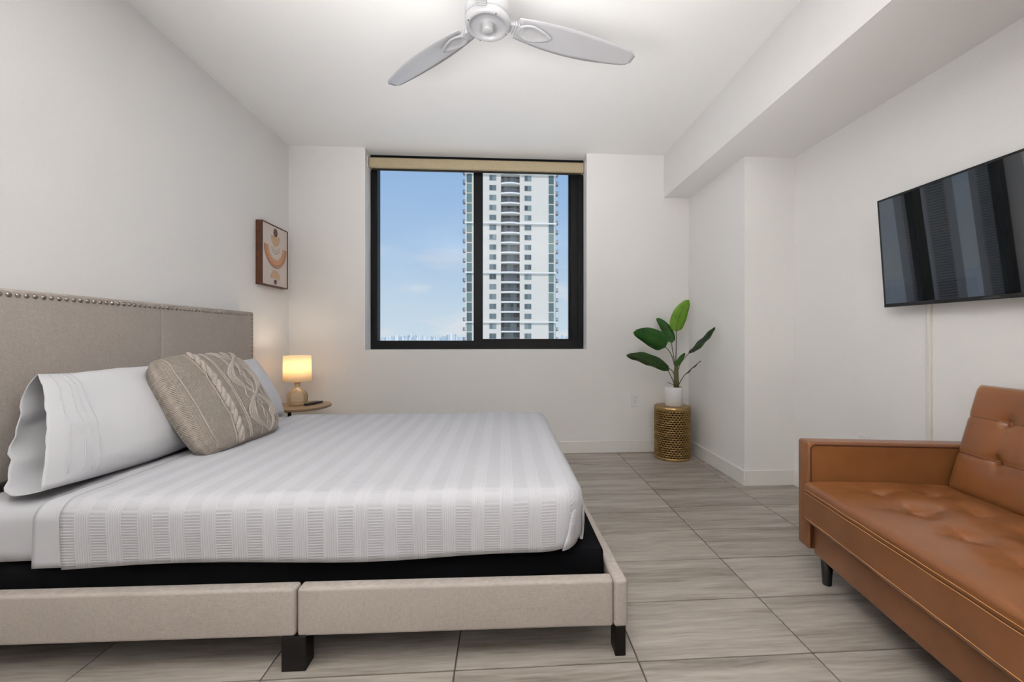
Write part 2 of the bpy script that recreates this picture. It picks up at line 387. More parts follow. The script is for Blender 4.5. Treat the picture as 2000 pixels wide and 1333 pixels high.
struct('ceiling_beam', [box(XBEAM, XR, YF, YB, ZBEAM, ZC)], M['wall'], 'boxed white soffit beam along the right wall')
struct('wall_column', [box(XCOL, XR, YCOL, YB, 0, ZBEAM)], M['wall'], 'square white column in the right back corner')
BT, BH = .012, .112
def bboard(name, x0, x1, y0, y1):
    v, f = rbox(x1-x0, y1-y0, BH, .004, k=2); v += np.array([(x0+x1)/2, (y0+y1)/2, BH/2]); o = mesh(name, v, f, M['base']); o['kind'] = 'structure'; o['label'] = 'low white baseboard'
bboard('baseboard_back', XL, XCOL, YB-BT, YB)
bboard('baseboard_left', XL, XL+BT, YF, YB-BT)
bboard('baseboard_column', XCOL-BT, XCOL, YCOL-BT, YB-BT)
bboard('baseboard_front', XCOL, XR, YCOL-BT, YCOL)
bboard('baseboard_right', XR-BT, XR, YF, YCOL-BT)
# tiles, each its own piece
TW, TD, TX, TY, GAP = .61, .305, 1.0596, 1.3689, .0052
tmesh = {}
def tile_mesh(w, d):
    key = (round(w, 3), round(d, 3))
    if key not in tmesh:
        v, f = rbox(w, d, .0105, .0012, k=1); v += np.array([0, 0, -.00525])
        me = bpy.data.meshes.new('floor_tile'); me.from_pydata(v.tolist(), [], f); me.materials.append(M['tile']); tmesh[key] = me
    return tmesh[key]
i0 = math.floor((XL-TX)/TW); i1 = math.ceil((XR-TX)/TW); j0 = math.floor((YF-TY)/TD); j1 = math.ceil((YB-TY)/TD)
for j in range(j0, j1):
    for i in range(i0, i1):
        x0, x1 = max(TX+i*TW+GAP/2, XL), min(TX+(i+1)*TW-GAP/2, XR); y0, y1 = max(TY+j*TD+GAP/2, YF), min(TY+(j+1)*TD-GAP/2, YB)
        if x1-x0 > .02 and y1-y0 > .02: put('tile', tile_mesh(x1-x0, y1-y0), ((x0+x1)/2, (y0+y1)/2, 0), floor)

# ------------------------------------------------------------------ window and blind
win = bpy.data.objects.new('window_1', None); COL.objects.link(win); win.location = ((WX0+WX1)/2, YB+.17, WZ0)
tag(win, 'black aluminium sliding window with two panes', kind='structure')
FY0, FY1 = YB+.155, YB+.25
def wpart(name, b_, mat='alum', par=win):
    v, f = box(*b_); return mesh(name, v, f, M[mat], par)
wpart('jamb', (WX0, WX0+.062, FY0, FY1, WZ0, ZC)); wpart('jamb', (WX1-.055, WX1, FY0, FY1, WZ0, ZC))
wpart('bottom_rail', (WX0+.062, WX1-.055, FY0, FY1, WZ0, WZ0+.082)); wpart('top_rail', (WX0+.062, WX1-.055, FY0, FY1, ZC-.09, ZC))
MX0, MX1 = -.29, -.205
wpart('mullion', (MX0, MX1, FY0-.004, FY1-.01, WZ0+.082, ZC-.09))
wpart('sash_stile', (WX1-.125, WX1-.055, FY0+.014, FY1-.02, WZ0+.082, ZC-.09))
wpart('sash_stile', (WX1-.14, WX1-.125, FY0+.03, FY1-.02, WZ0+.082, ZC-.09))
wpart('sash_rail', (MX1, WX1-.125, FY0+.014, FY1-.02, WZ0+.082, WZ0+.098))
wpart('glass_pane', (WX0+.062, MX0, FY1-.05, FY1-.044, WZ0+.082, ZC-.09), 'pane')
wpart('glass_pane', (MX1, WX1-.14, FY1-.06, FY1-.054, WZ0+.098, ZC-.09), 'pane')
bz1, bz0 = 2.745, 2.650
blind = thing('roller_blind', 'taupe roller blind cassette drawn up across the top of the window', 'blind', ((WX0+WX1)/2, YB+.09, bz0))
v, f = rbox(WX1-WX0-.016, .085, bz1-bz0, .018, k=3); v += np.array([(WX0+WX1)/2, YB+.105, (bz0+bz1)/2]); mesh('cassette', v, f, M['blind'], blind, smooth=True)
v, f = rbox(WX1-WX0-.06, .022, .016, .006, k=2); v += np.array([(WX0+WX1)/2, YB+.105, bz0-.006]); mesh('bottom_bar', v, f, M['darkmetal'], blind)
for s_ in (-1, 1):
    xx = (WX0+WX1)/2+s_*((WX1-WX0)/2-.004); v, f = box(xx-.003, xx+.003, YB+.062, YB+.148, bz0-.004, bz1+.004); mesh('end_cap', v, f, M['white_plastic'], blind)

# ------------------------------------------------------------------ bed (slightly out of square, as it stands)
BN0, BN1 = np.array([-1.80, 1.418]), np.array([.419, 1.384])     # near rail, head to foot (outer face)
BF1, BF0 = np.array([.372, 3.045]), np.array([-1.80, 3.080])      # far corner at the foot, at the head
RZ0, RZ1, RT = .108, .266, .048
bed = thing('bed_frame', 'beige linen upholstered bed frame with nailhead headboard', 'bed', (-.7, 2.23, 0))
def rail(p, q, s0, s1, inward, name='side_rail', z0=RZ0, z1=RZ1, th=RT, mat='linen_rail'):
    """upholstered panel from p to q (fractions s0..s1), thickness towards inward"""
    p, q = np.asarray(p), np.asarray(q); d = q-p; L = np.linalg.norm(d); d = d/L; n_ = np.array([-d[1], d[0]])
    if np.dot(n_, inward) < 0: n_ = -n_
    ln = L*(s1-s0); v, f = rbox(ln, th, z1-z0, .011, (8, 1, 2), 3)
    c = p+d*L*(s0+s1)/2+n_*th/2
    w = np.zeros_like(v); w[:, 0] = c[0]+v[:, 0]*d[0]+v[:, 1]*n_[0]; w[:, 1] = c[1]+v[:, 0]*d[1]+v[:, 1]*n_[1]; w[:, 2] = v[:, 2]+(z0+z1)/2
    return mesh(name, w, f, M[mat], bed, smooth=True)
seam_s = (-.677+1.80)/2.219
foot_s = 1-RT/2.219
rail(BN0, BN1, 0, seam_s-.0012, (0, 1)); rail(BN0, BN1, seam_s+.0012, foot_s-.0006, (0, 1))
rail(BF0, BF1, 0, seam_s-.0012, (0, -1)); rail(BF0, BF1, seam_s+.0012, foot_s-.0006, (0, -1))
rail(BN1+np.array([0, -.003]), BF1+np.array([0, .003]), 0, 1, (-1, 0), 'foot_rail')
def leg(x, y, w=.037, d=.06, h=RZ0+.004, par=bed, name='leg', mat='blackwood'):
    v, f = rbox(w, d, h, .003, k=1); v += np.array([x, y, h/2]); return mesh(name, v, f, M[mat], par)
leg(.396, 1.425); leg(.353, 3.01); leg(-.682, 1.425, .078, .06); leg(-.69, 3.02, .078, .06); leg(-.69, 2.2, .078, .06); leg(.30, 2.2, .06, .06)
for y_ in (1.56, 3.15): leg(-1.83, y_, .05, .06, .56)
v, f = cat_([box(-1.78, .36, 2.17, 2.23, .112, .16)]); mesh('centre_beam', v, f, M['blackwood'], bed)
for i in range(9):
    x = -1.7+i*.245; v, f = box(x-.035, x+.035, 1.47, 3.0, .1605, .176); mesh('slat', v, f, M['blackwood'], bed)
# headboard in two upholstered halves
HX0, HX1, HZ0, HZ1, HY0, HY1, HYM = -1.905, -1.845, .545, 1.268, 1.535, 3.196, 2.366
for a_, b_ in ((HY0, HYM-.0008), (HYM+.0008, HY1)):
    v, f = rbox(HX1-HX0, b_-a_, HZ1-HZ0, .012, (1, 10, 8), 3); v += np.array([(HX0+HX1)/2, (a_+b_)/2, (HZ0+HZ1)/2]); mesh('headboard', v, f, M['linen'], bed, smooth=True)
v, f = lathe([(.0098, 0), (.0095, .002), (.0075, .005), (.004, .0068), (.0005, .0073)], 12, cap=False)
v = np.stack([v[:, 2], v[:, 0], v[:, 1]], 1)
nme = bpy.data.meshes.new('nailhead'); nme.from_pydata(v.tolist(), [], f); nme.materials.append(M['nail']); nme.polygons.foreach_set('use_smooth', [True]*len(nme.polygons))
nails = [(y_, HZ1-.022) for y_ in np.arange(HY1-.022, HY0, -.0295)]+[(HY1-.022, z_) for z_ in np.arange(HZ1-.0515, HZ0+.02, -.0295)]
for y_, z_ in nails: put('nailhead', nme, (HX1-.0005, y_, z_), bed)

# box base, mattress, bedding
v, f = rbox(2.165, 1.50, .15, .022, (12, 8, 2), 3); v[:, 2] += .004*vnoise(v, 6, 3); v += np.array([-.7225, 2.225, .177+.076])
tag(mesh('box_spring', v, f, M['blackcloth'], org=(-.76, 2.23, .177), smooth=True), 'black fabric box spring showing under the white mattress', 'box spring')
MXC, MYC, MZ0, MZ1 = -.79, 2.205, .333, .535
v, f = rbox(2.08, 1.49, MZ1-MZ0, .055, (40, 30, 5), 5)
v[:, 2] += .004*vnoise(v*np.array([1, 1, 0]), 5, 5); v[:, 1] += .003*vnoise(v, 14, 6)*(np.abs(v[:, 1]) > .7)
v += np.array([MXC, MYC, (MZ0+MZ1)/2])
tag(mesh('mattress', v, f, M['sheet'], org=(MXC, MYC, MZ0), smooth=True), 'white mattress in a plain fitted sheet on the black base', 'mattress')
# coverlet: a shell draped over the mattress, open at head and below
def drape(x0, x1, z_low, off, nx=90, wig=1.0, seed=2):
    """cross-section over the width; returns verts and faces of a sheet"""
    ya, yb, zt, r = 1.436-off, 2.975+off, MZ1+.014+off, .052
    prof = []
    for z in np.linspace(z_low, zt-r, 9)[:-1]: prof.append((ya, z))
    for a in np.linspace(0, math.pi/2, 8): prof.append((ya+r-r*math.cos(a), zt-r+r*math.sin(a)))
    for y in np.linspace(ya+r, yb-r, 42)[1:-1]: prof.append((y, zt))
    for a in np.linspace(math.pi/2, 0, 8): prof.append((yb-r+r*math.cos(a), zt-r+r*math.sin(a)))
    for z in np.linspace(zt-r, z_low, 9)[1:]: prof.append((yb, z))
    prof = np.array(prof); m_ = len(prof); xs_ = np.linspace(x0, x1, nx); V = []
    for x in xs_:
        p = np.column_stack([np.full(m_, x), prof]); V.append(p)
    return np.array(V), m_, (ya, yb, zt, r)
def grid_faces(nx, m_): return [[i*m_+j, i*m_+j+1, (i+1)*m_+j+1, (i+1)*m_+j] for i in range(nx-1) for j in range(m_-1)]
XE, RE = .282, .075                     # foot end of the bedding, corner radius in plan
def coverlet():
    nx = 110; V, m_, (ya, yb, zt, r) = drape(-1.432, XE, .334, 0, nx)
    # round the foot end: extra columns wrap down the end
    P = V.reshape(-1, 3).copy()
    d = np.clip((P[:, 0]-(XE-.06))/.06, 0, 1)               # towards the foot edge the top rolls down
    P[:, 2] -= .028*(1-np.sqrt(np.clip(1-d*d, 0, 1)))*(P[:, 2] > zt-.03)
    yc = (ya+yb)/2; d3 = np.clip((P[:, 0]-(XE-.085))/.085, 0, 1); inset = .072*(1-np.sqrt(np.clip(1-d3*d3, 0, 1)))
    side = np.abs(P[:, 1]-yc)/(yb-ya)*2
    P[:, 1] -= np.sign(P[:, 1]-yc)*inset*(side > .9)
    # gentle sag of the near edge and waves on the hem
    hem = np.clip((.45-P[:, 2])/.12, 0, 1)*(side > .93)
    P[:, 2] += hem*.008*np.sin(P[:, 0]*5.3+1)+.004*vnoise(P*np.array([1, 1, .2]), 5, 8)
    P[:, 1] += np.sign(P[:, 1]-yc)*(side > .93)*(.006*vnoise(P, 9, 9)-.010*hem)
    lift = np.clip((P[:, 0]-(XE-.16))/.16, 0, 1)**2*.045*(side > .85)*np.clip((.50-P[:, 2])/.16, 0, 1); P[:, 2] += lift
    # foot end panel
    K = 9; last = P.reshape(nx, m_, 3)[-1]; rows = [last]; zc_ = .40
    for k in range(1, K+1):
        t_ = k/K; q = last.copy(); zl = .345
        drop = np.clip(q[:, 2]-zl, 0, None)
        q[:, 2] = q[:, 2]-drop*t_; q[:, 0] = XE+.010*math.sin(math.pi*min(1, t_*1.2)*.5)-.012*t_*t_+.004*np.sin(q[:, 1]*9)*t_
        q[:, 1] = yc+(q[:, 1]-yc)*(1-.004*t_)
        rows.append(q)
    A = np.concatenate([P.reshape(nx, m_, 3)]+[r_[None] for r_ in rows[1:]]); n_all = A.shape[0]
    return A.reshape(-1, 3), grid_faces(n_all, m_)
v, f = coverlet(); f = [q[::-1] for q in f]
cov = mesh('bedspread', v, f, M['coverlet'], org=(-.6, 2.2, .56), smooth=True)
tag(cov, 'white ribbed bedspread tucked over the mattress', 'bedspread')
sm = cov.modifiers.new('thickness', 'SOLIDIFY'); sm.thickness = .006; sm.offset = 1
# tucked corner fold at the foot, near side
pts0 = [(.252, 1.470, .520), (.236, 1.448, .470), (.222, 1.436, .420), (.208, 1.431, .375), (.200, 1.430, .352)]
fv = []; fw_ = np.linspace(0, 1, 6)
for i, p in enumerate(pts0):
    wd = .012+.012*i
    for q in fw_: fv.append((p[0]+wd*q, p[1]-.0065*(1-q*.2)+(.055*q*q*(wd/.06)), p[2]+.006*q))
o = mesh('corner_fold', fv, [[i*6+j, i*6+j+1, (i+1)*6+j+1, (i+1)*6+j] for i in range(4) for j in range(5)], M['coverlet'], cov, smooth=True)
sm = o.modifiers.new('thickness', 'SOLIDIFY'); sm.thickness = .004
# plain top sheet showing between bedspread and pillows
V, m_, _ = drape(-1.53, -1.38, .337, -.0085, 12); P = V.reshape(-1, 3); P[:, 0] += .012*vnoise(P, 4, 4); P[:, 1] += .003*vnoise(P, 16, 12)
tsh = mesh('top_sheet', P, [q[::-1] for q in grid_faces(12, m_)], M['sheet'], org=(-1.45, 2.2, .54), smooth=True)
tag(tsh, 'plain white sheet band folded at the head edge of the bedspread', 'sheet')
sm = tsh.modifiers.new('thickness', 'SOLIDIFY'); sm.thickness = .005; sm.offset = -1

# ------------------------------------------------------------------ pillows
def pillow_shape(L, Hh, Tk, n=44, m=30, p=.42, seed=1, wr=.006, pinch=.05, sq=None):
    """front and back sheet, local: x along length, y height, z thickness"""
    us = np.linspace(-1, 1, n); vs = np.linspace(-1, 1, m); U, Vv = np.meshgrid(us, vs, indexing='ij')
    th = ((1-U**2)*(1-Vv**2)).clip(0)**p
    X = L/2*U*(1-pinch*(1-Vv**2)*0+0)-0; X = L/2*U*(1-pinch*(1-np.abs(Vv)**2)*np.abs(U)**3*.6); Y = Hh/2*Vv*(1-pinch*(1-U**2)*np.abs(Vv)**3*.9)
    if sq:
        k_ = np.maximum(np.abs(U), np.abs(Vv))/np.maximum(1e-6, (np.abs(U)**sq+np.abs(Vv)**sq)**(1/sq)); X = X*k_; Y = Y*k_
    P = np.stack([X, Y, np.zeros_like(X)], -1).reshape(-1, 3)
    w = (vnoise(P, 9, seed)+.5*vnoise(P, 22, seed+1))*wr
    A = P.copy(); A[:, 2] = Tk/2*th.ravel()+w*th.ravel(); B = P.copy(); B[:, 2] = -Tk/2*th.ravel()+w[::-1]*th.ravel()
    fa = [[i*m+j, (i+1)*m+j, (i+1)*m+j+1, i*m+j+1] for i in range(n-1) for j in range(m-1)]
    N = n*m; fb = [[q+N for q in g][::-1] for g in fa]
    uv = np.stack([(U.ravel()+1)/2, (Vv.ravel()+1)/2], 1)
    return np.vstack([A, B]), fa+fb, np.vstack([uv, uv])
def frame_place(v, o, ex_, ey_, ez_): return np.asarray(o)+v[:, :1]*np.asarray(ex_)+v[:, 1:2]*np.asarray(ey_)+v[:, 2:3]*np.asarray(ez_)
def unit(a): a = np.asarray(a, float); return a/np.linalg.norm(a)

def lean_frame(tilt, yaw):
    """pillow leaning on the headboard: ex along +Y, ey up and back, ez towards the room"""
    ex_ = unit((math.sin(yaw), math.cos(yaw), 0)); out = np.array([math.cos(yaw), -math.sin(yaw), 0])
    ey_ = unit(-out*math.sin(tilt)+np.array([0, 0, 1])*math.cos(tilt)); return ex_, ey_, np.cross(ex_, ey_)
# near pillow with an open, hemmed case end
ex_, ey_, ez_ = lean_frame(math.radians(26), math.radians(0))
pc = np.array([-1.635, 1.985, .742])
pil = thing('pillow', 'white pillow with stitched open hem leaning on the headboard nearest the camera', 'pillow', (pc[0], pc[1], .56))
def ring_body(x, k=1.0, n=24):
    """loop around the pillow body at local x: front from top to bottom, then the back upwards"""
    w1 = np.linspace(1, -1, n); w2 = np.linspace(-1, 1, n)[1:-1]
    g_ = max(1e-4, 1-max(0, (x-.02)/.36)**2)**.42; hh_ = .2155*g_**.2; k = k*g_
    def q_(a): c_, s_ = math.cos(a), math.sin(a); return (x, hh_*math.copysign(abs(s_)**.72, s_), .106*k*math.copysign(abs(c_)**.72, c_))
    P = [q_(math.pi/2*w) for w in w1]+[q_(-math.pi/2-math.pi*(w+1)/2) for w in w2]
    return frame_place(np.array(P), pc, ex_, ey_, ez_)
def ring_end(n=24):
    T_ = np.array([-1.742, 1.668, .948]); fm1 = np.array([-1.668, 1.615, .905]); fm = np.array([-1.572, 1.535, .735]); bf = np.array([-1.528, 1.478, .578])
    bm = np.array([-1.61, 1.465, .560]); bb = np.array([-1.715, 1.535, .572]); km = np.array([-1.755, 1.60, .70]); kk = np.array([-1.786, 1.665, .90])
    def poly(pts, m_):
        pts = np.array(pts); d = np.r_[0, np.cumsum(np.linalg.norm(np.diff(pts, axis=0), axis=1))]; t_ = np.linspace(0, d[-1], m_)
        c = np.stack([np.interp(t_, d, pts[:, i]) for i in range(3)], 1)
        for _ in range(3): c[1:-1] = (c[:-2]+2*c[1:-1]+c[2:])/4
        return c
    fr = poly([T_, fm1, fm, bf], n); bk_ = poly([bf, bm, bb, km, kk, T_], n); return np.vstack([fr, bk_[1:-1]])
RB, RE_ = ring_body(-.03, .99), ring_end(); NRG = len(RB); rowsP = [ring_body(x) for x in np.r_[.3799, .378, .372, np.linspace(.36, 0, 22)]]; NB = len(rowsP)
for i in range(26):
    a = i/25; s1 = a*a*(3-2*a); P = RB*(1-s1)+RE_*s1
    mid = ring_body(-.03-.24*a, 1.0-.02*a); P = P*a+mid*(1-a) if a < 1 else P
    ph_ = np.arange(NRG); wr_ = .004*np.sin(ph_*.9+4*a)+.003*np.sin(ph_*2.1-7*a)
    back = np.clip((ph_-23)/8, 0, 1); P = P+np.outer(wr_*a*(1+1.6*back)*np.sin(np.pi*ph_/NRG*2)**2, ez_)
    rowsP.append(P)
V = np.vstack(rowsP); NT = len(rowsP)
ii = np.repeat(np.arange(NT), NRG); puck = np.exp(-((ii-(NB+13))/3.5)**2)
V = V+np.outer(.0085*vnoise(V, 9, 61)+.0038*vnoise(V, 24, 62)+.0022*puck*np.sin(np.tile(np.arange(NRG), NT)*2.4+ii*.5), ez_)
rowsP = list(V.reshape(NT, NRG, 3))
fcs = [[i*NRG+j, (i+1)*NRG+j, (i+1)*NRG+(j+1) % NRG, i*NRG+(j+1) % NRG] for i in range(NT-1) for j in range(NRG)]
o = mesh('pillowcase', V, fcs, M['pillowcase'], pil, smooth=True); sm = o.modifiers.new('thickness', 'SOLIDIFY'); sm.thickness = .003; sm.offset = 0
for i in (NB+17, NB+18, NB+19, NB+21):
    pts = rowsP[i][1:22]+np.outer(np.full(21, .0032), ez_); v, f = tube(pts, .0019, 6); mesh('hem_stitch', v, f, M['pillowcase'], o, smooth=True)
# far pillow
ex_, ey_, ez_ = lean_frame(math.radians(27), math.radians(0))
v, f, uv = pillow_shape(.72, .45, .20, seed=21, wr=.008)
o = mesh('pillow', frame_place(v, (-1.64, 2.665, .735), ex_, ey_, ez_), f, M['pillowcase'], org=(-1.64, 2.665, .56), smooth=True)
tag(o, 'white pillow mostly hidden behind the grey knitted cushion', 'pillow')

# ------------------------------------------------------------------ knitted cushion
CL, CH, CT = .56, .53, .215
tl, yw = math.radians(32), math.radians(4)
ex_, ey_, ez_ = lean_frame(tl, yw); cc = np.array([-1.445, 2.215, .762])
v, f, uv = pillow_shape(CL, CH, CT, 60, 60, .30, 31, .002, .02, 7)
cush = thing('cushion', 'grey-beige cable-knit cushion propped against the white pillows', 'cushion', (cc[0], cc[1], .56))
mesh('cover', frame_place(v, cc, ex_, ey_, ez_), f, M['knit'], cush, smooth=True, uv=uv)
def on_cushion(u, w, lift=.002):
    th = max(0, (1-u*u)*(1-w*w))**.30
    x = CL/2*u; y = CH/2*w*(1-.02*(1-u*u)*abs(w)**3*.9); k_ = max(abs(u), abs(w))/max(1e-6, (abs(u)**7+abs(w)**7)**(1/7)); x *= k_; y *= k_
    return frame_place(np.array([[x, y, CT/2*th+lift]]), cc, ex_, ey_, ez_)[0]
def strand(name, fn, rad, n=60, lo_=-.95, hi_=.95):
    pts = [on_cushion(*fn(s)) for s in np.linspace(lo_, hi_, n)]; v, f = tube(pts, rad, 7); return mesh(name, v, f, M['yarn'], cush, smooth=True)
for ph_ in (0, math.pi):                                   # rope cable near the side
    strand('cable', lambda s, ph_=ph_: (-.36+.034*math.sin(s*20+ph_), s, .003+.005*math.cos(s*20+ph_)), .0112, 120)
for uu in (-.86, -.455, -.27, -.13, -.085, .93): strand('rib', lambda s, uu=uu: (uu, s, .0008), .0036)
for ph_ in (0, math.pi):                                   # crossing lattice of cables
    for du in (0, .055, .11, .165):
        strand('cable', lambda s, ph_=ph_, du=du: (.42+(.44-du)*math.sin(s*3.9+ph_+.5)*.95, s, .001+.0028*math.cos(s*3.9+ph_)), .0052, 90)
for uu, a_ in ((.42, .05), (.42, -.05), (.18, .03), (.66, .03), (.80, -.03)):
    strand('cable', lambda s, uu=uu, a_=a_: (uu+a_*math.sin(s*13), s, .0005+.002*math.cos(s*13)), .0042, 90)

# ------------------------------------------------------------------ side table, lamp, remote
tab_c = np.array([-1.645, 3.47]); TZ = .535
tb = thing('side_table', 'small round walnut side table with a slim dark post beside the bed', 'table', (-1.645, 3.47, 0))
v, f = lathe([(.222, 0), (.231, .004), (.232, .018), (.228, .022)], 64, (*tab_c, TZ-.022)); mesh('tabletop', v, f, M['tabletop'], tb)
v, f = lathe([(.013, .02), (.013, TZ-.022)], 16, (-1.712, 3.44, 0)); mesh('post', v, f, M['darkmetal'], tb, smooth=False)
v, f = lathe([(.15, 0), (.15, .012), (.146, .016), (.02, .018), (.016, .03)], 48, (-1.70, 3.45, 0)); mesh('base', v, f, M['darkmetal'], tb)
lx, ly = -1.668, 3.475
lamp = thing('table_lamp', 'lit table lamp with cream drum shade and cut-glass bottle base', 'lamp', (lx, ly, TZ))
prof = [(.045, 0), (.066, .004), (.073, .03), (.076, .06), (.073, .085), (.060, .108), (.040, .126), (.024, .140), (.019, .150), (.0185, .178), (.021, .182)]
pp = []
for i in range(len(prof)-1):
    for k in range(3): a = k/3; pp.append((prof[i][0]*(1-a)+prof[i+1][0]*a, prof[i][1]*(1-a)+prof[i+1][1]*a))
pp.append(prof[-1]); v, f = lathe(pp, 48, (0, 0, 0), cap=False)
ang = np.arctan2(v[:, 1], v[:, 0]); zz = v[:, 2]; bodyw = ((zz > .008) & (zz < .125))
dm = .0022*np.sign(np.sin(12*ang+zz*150)*np.sin(12*ang-zz*150))*bodyw; rr = np.hypot(v[:, 0], v[:, 1]); v[:, 0] *= (rr+dm)/rr; v[:, 1] *= (rr+dm)/rr
mesh('glass_base', v+np.array([lx, ly, TZ]), f, M['bottle'], lamp, smooth=True)
v, f = lathe([(.045, 0), (.045, .002)], 32, (lx, ly, TZ+.0005)); mesh('base_disc', v, f, M['bottle'], lamp)
v, f = lathe([(.0215, .176), (.0215, .186), (.012, .188), (.012, .215), (.017, .22), (.017, .25)], 24, (lx, ly, TZ)); mesh('socket', v, f, M['gold'], lamp, smooth=True)
v, f = lathe([(.104, .196), (.101, .398), (.0985, .398), (.1015, .196), (.104, .196)], 64, (lx, ly, TZ), cap=False); mesh('lamp_shade', v, f, M['shade'], lamp, smooth=True)
bm_, bt, bb = bsdf('lit_bulb', rgb(255, 230, 190), .5); bb.inputs['Emission Color'].default_value = rgb(255, 222, 178); bb.inputs['Emission Strength'].default_value = 25
v, f = lathe([(.012, .25), (.022, .27), (.027, .295), (.022, .318), (.008, .33)], 20, (lx, ly, TZ)); mesh('bulb', v, f, bm_, lamp, smooth=True)
pl = bpy.data.lights.new('bulb_light', 'POINT'); plo = bpy.data.objects.new('bulb_light', pl); COL.objects.link(plo); plo.parent = lamp
plo.location = (0, 0, .345); pl.energy = 1.1; pl.color = (1, .90, .76); pl.shadow_soft_size = .03
rem = thing('remote_control', 'slim black remote control lying beside the lamp', 'remote', (-1.60, 3.50, TZ))
dr = unit((.055, .15, 0)); dn = np.array([-dr[1], dr[0], 0]); zc_ = np.array([0, 0, 1.0]); rc = np.array([-1.552, 3.50, TZ+.0095])
v, f = rbox(.165, .042, .018, .007, k=3); mesh('case', frame_place(v, rc, dr, dn, zc_), f, M['blackplastic'], rem, smooth=True)
for i in range(5):
    for j in range(3):
        v, f = rbox(.008, .007, .003, .001, k=1); mesh('button', frame_place(v+np.array([-.055+i*.024, -.012+j*.012, .0095]), rc, dr, dn, zc_), f, M['slot'], rem)

# ------------------------------------------------------------------ picture on the left wall
AX0, AX1, AY0, AY1, AZ0, AZ1 = XL, -1.872, 3.352, 3.735, 1.497, 1.997
art = thing('framed_print', 'abstract arcs print in a dark walnut float frame by the corner', 'picture', (XL, (AY0+AY1)/2, AZ0))
fw = .008
for nm, bb_ in (('frame_side', (AX0, AX1, AY0, AY0+fw, AZ0, AZ1)), ('frame_side', (AX0, AX1, AY1-fw, AY1, AZ0, AZ1)), ('frame_side', (AX0, AX1, AY0+fw, AY1-fw, AZ0, AZ0+fw)), ('frame_side', (AX0, AX1, AY0+fw, AY1-fw, AZ1-fw, AZ1))):
    v, f = box(*bb_); mesh(nm, v, f, M['darkwood'], art)
CXF = AX1-.005
v, f = box(AX0+.004, CXF, AY0+fw, AY1-fw, AZ0+fw, AZ1-fw); mesh('canvas', v, f, M['canvas'], art)
ac = ((AY0+AY1)/2, (AZ0+AZ1)/2); AW, AH = AY1-AY0, AZ1-AZ0
def flat(name, poly, mat):                                 # poly in (y, z), printed on the canvas
    n = len(poly); v = [(CXF+.0001, y, z) for y, z in poly]+[(CXF+.0008, y, z) for y, z in poly]
    f = [list(range(n, 2*n))]+[[i, (i+1) % n, n+(i+1) % n, n+i] for i in range(n)]; mesh(name, v, f, M[mat], art)
def ell(cy, cz, ry, rz, a0=0, a1=360, n=32):
    full = a1-a0 >= 360
    return [(cy+ry*math.cos(math.radians(a0+(a1-a0)*i/(n if full else n-1))), cz+rz*math.sin(math.radians(a0+(a1-a0)*i/(n if full else n-1)))) for i in range(n)]
def arc(cy, cz, r0, r1, k=1.0, n=30):
    o_ = ell(cy, cz, r1, r1*k, 180, 360, n); i_ = ell(cy, cz, r0, r0*k, 180, 360, n)[::-1]; return o_+i_
cy_ = ac[0]+.004
flat('printed_shape', ell(cy_, AZ1-.057, .030, .035), 'art_plum')
flat('printed_shape', ell(cy_, AZ1-.086, .068, .082, 180, 360), 'art_sand')
def printed_arc(r0, r1, mt, kz, n=30):
    o_ = ell(cy_, AZ1-.172, r1, r1*kz, 180, 360, n); i_ = ell(cy_, AZ1-.172, r0, r0*kz, 180, 360, n)[::-1]
    v = [(CXF+.0012, y, z) for y, z in o_+i_]; f = [[i, i+1, 2*n-2-i, 2*n-1-i] for i in range(n-1)]; mesh('printed_arc', v, f, M[mt], art)
for r0, r1, mt in ((.161, .168, 'art_cocoa'), (.138, .158, 'art_clay'), (.110, .135, 'art_peach'), (.100, .107, 'art_sand')): printed_arc(r0, r1, mt, 1.05)
for r0, r1, mt in ((.056, .062, 'art_grey'), (.034, .042, 'art_sand')): printed_arc(r0, r1, mt, .95, 24)
flat('printed_shape', ell(cy_-.002, AZ1-.436, .068, .072, 0, 180), 'art_sand')
flat('printed_shape', ell(cy_-.002, AZ1-.461, .020, .020), 'art_plum')

# ------------------------------------------------------------------ outlets
def outlet(name_label, c, wall):
    """duplex outlet plate; wall 'back' faces -Y, 'right' faces -X"""
    o = thing('wall_outlet', name_label, 'outlet', c)
    def pl_(n_, w, h, d0, d1, mat, dz=0, dx=0, r=.002):
        v, f = rbox(w, d1-d0, h, r, k=2); v = v+np.array([dx, -(d0+d1)/2, dz])
        if wall == 'right': v = np.stack([v[:, 1], -v[:, 0], v[:, 2]], 1)
        return mesh(n_, v+np.asarray(c), f, M[mat], o)
    pl_('plate', .078, .122, 0, .006, 'white_plastic', r=.003)
    for dz in (-.021, .021):
        pl_('socket_face', .034, .030, .006, .0085, 'white_plastic', dz)
        for dx in (-.007, .007): pl_('slot', .0025, .009, .0083, .0089, 'slot', dz+.004, dx, .0005)
    pl_('screw', .005, .005, .006, .0075, 'slot', 0, 0, .001)
outlet('white duplex outlet on the back wall left of the gold stool', (1.232, YB, .488), 'back')
outlet('white outlet on the right wall just behind the sofa arm', (XR, 2.33, .446), 'right')

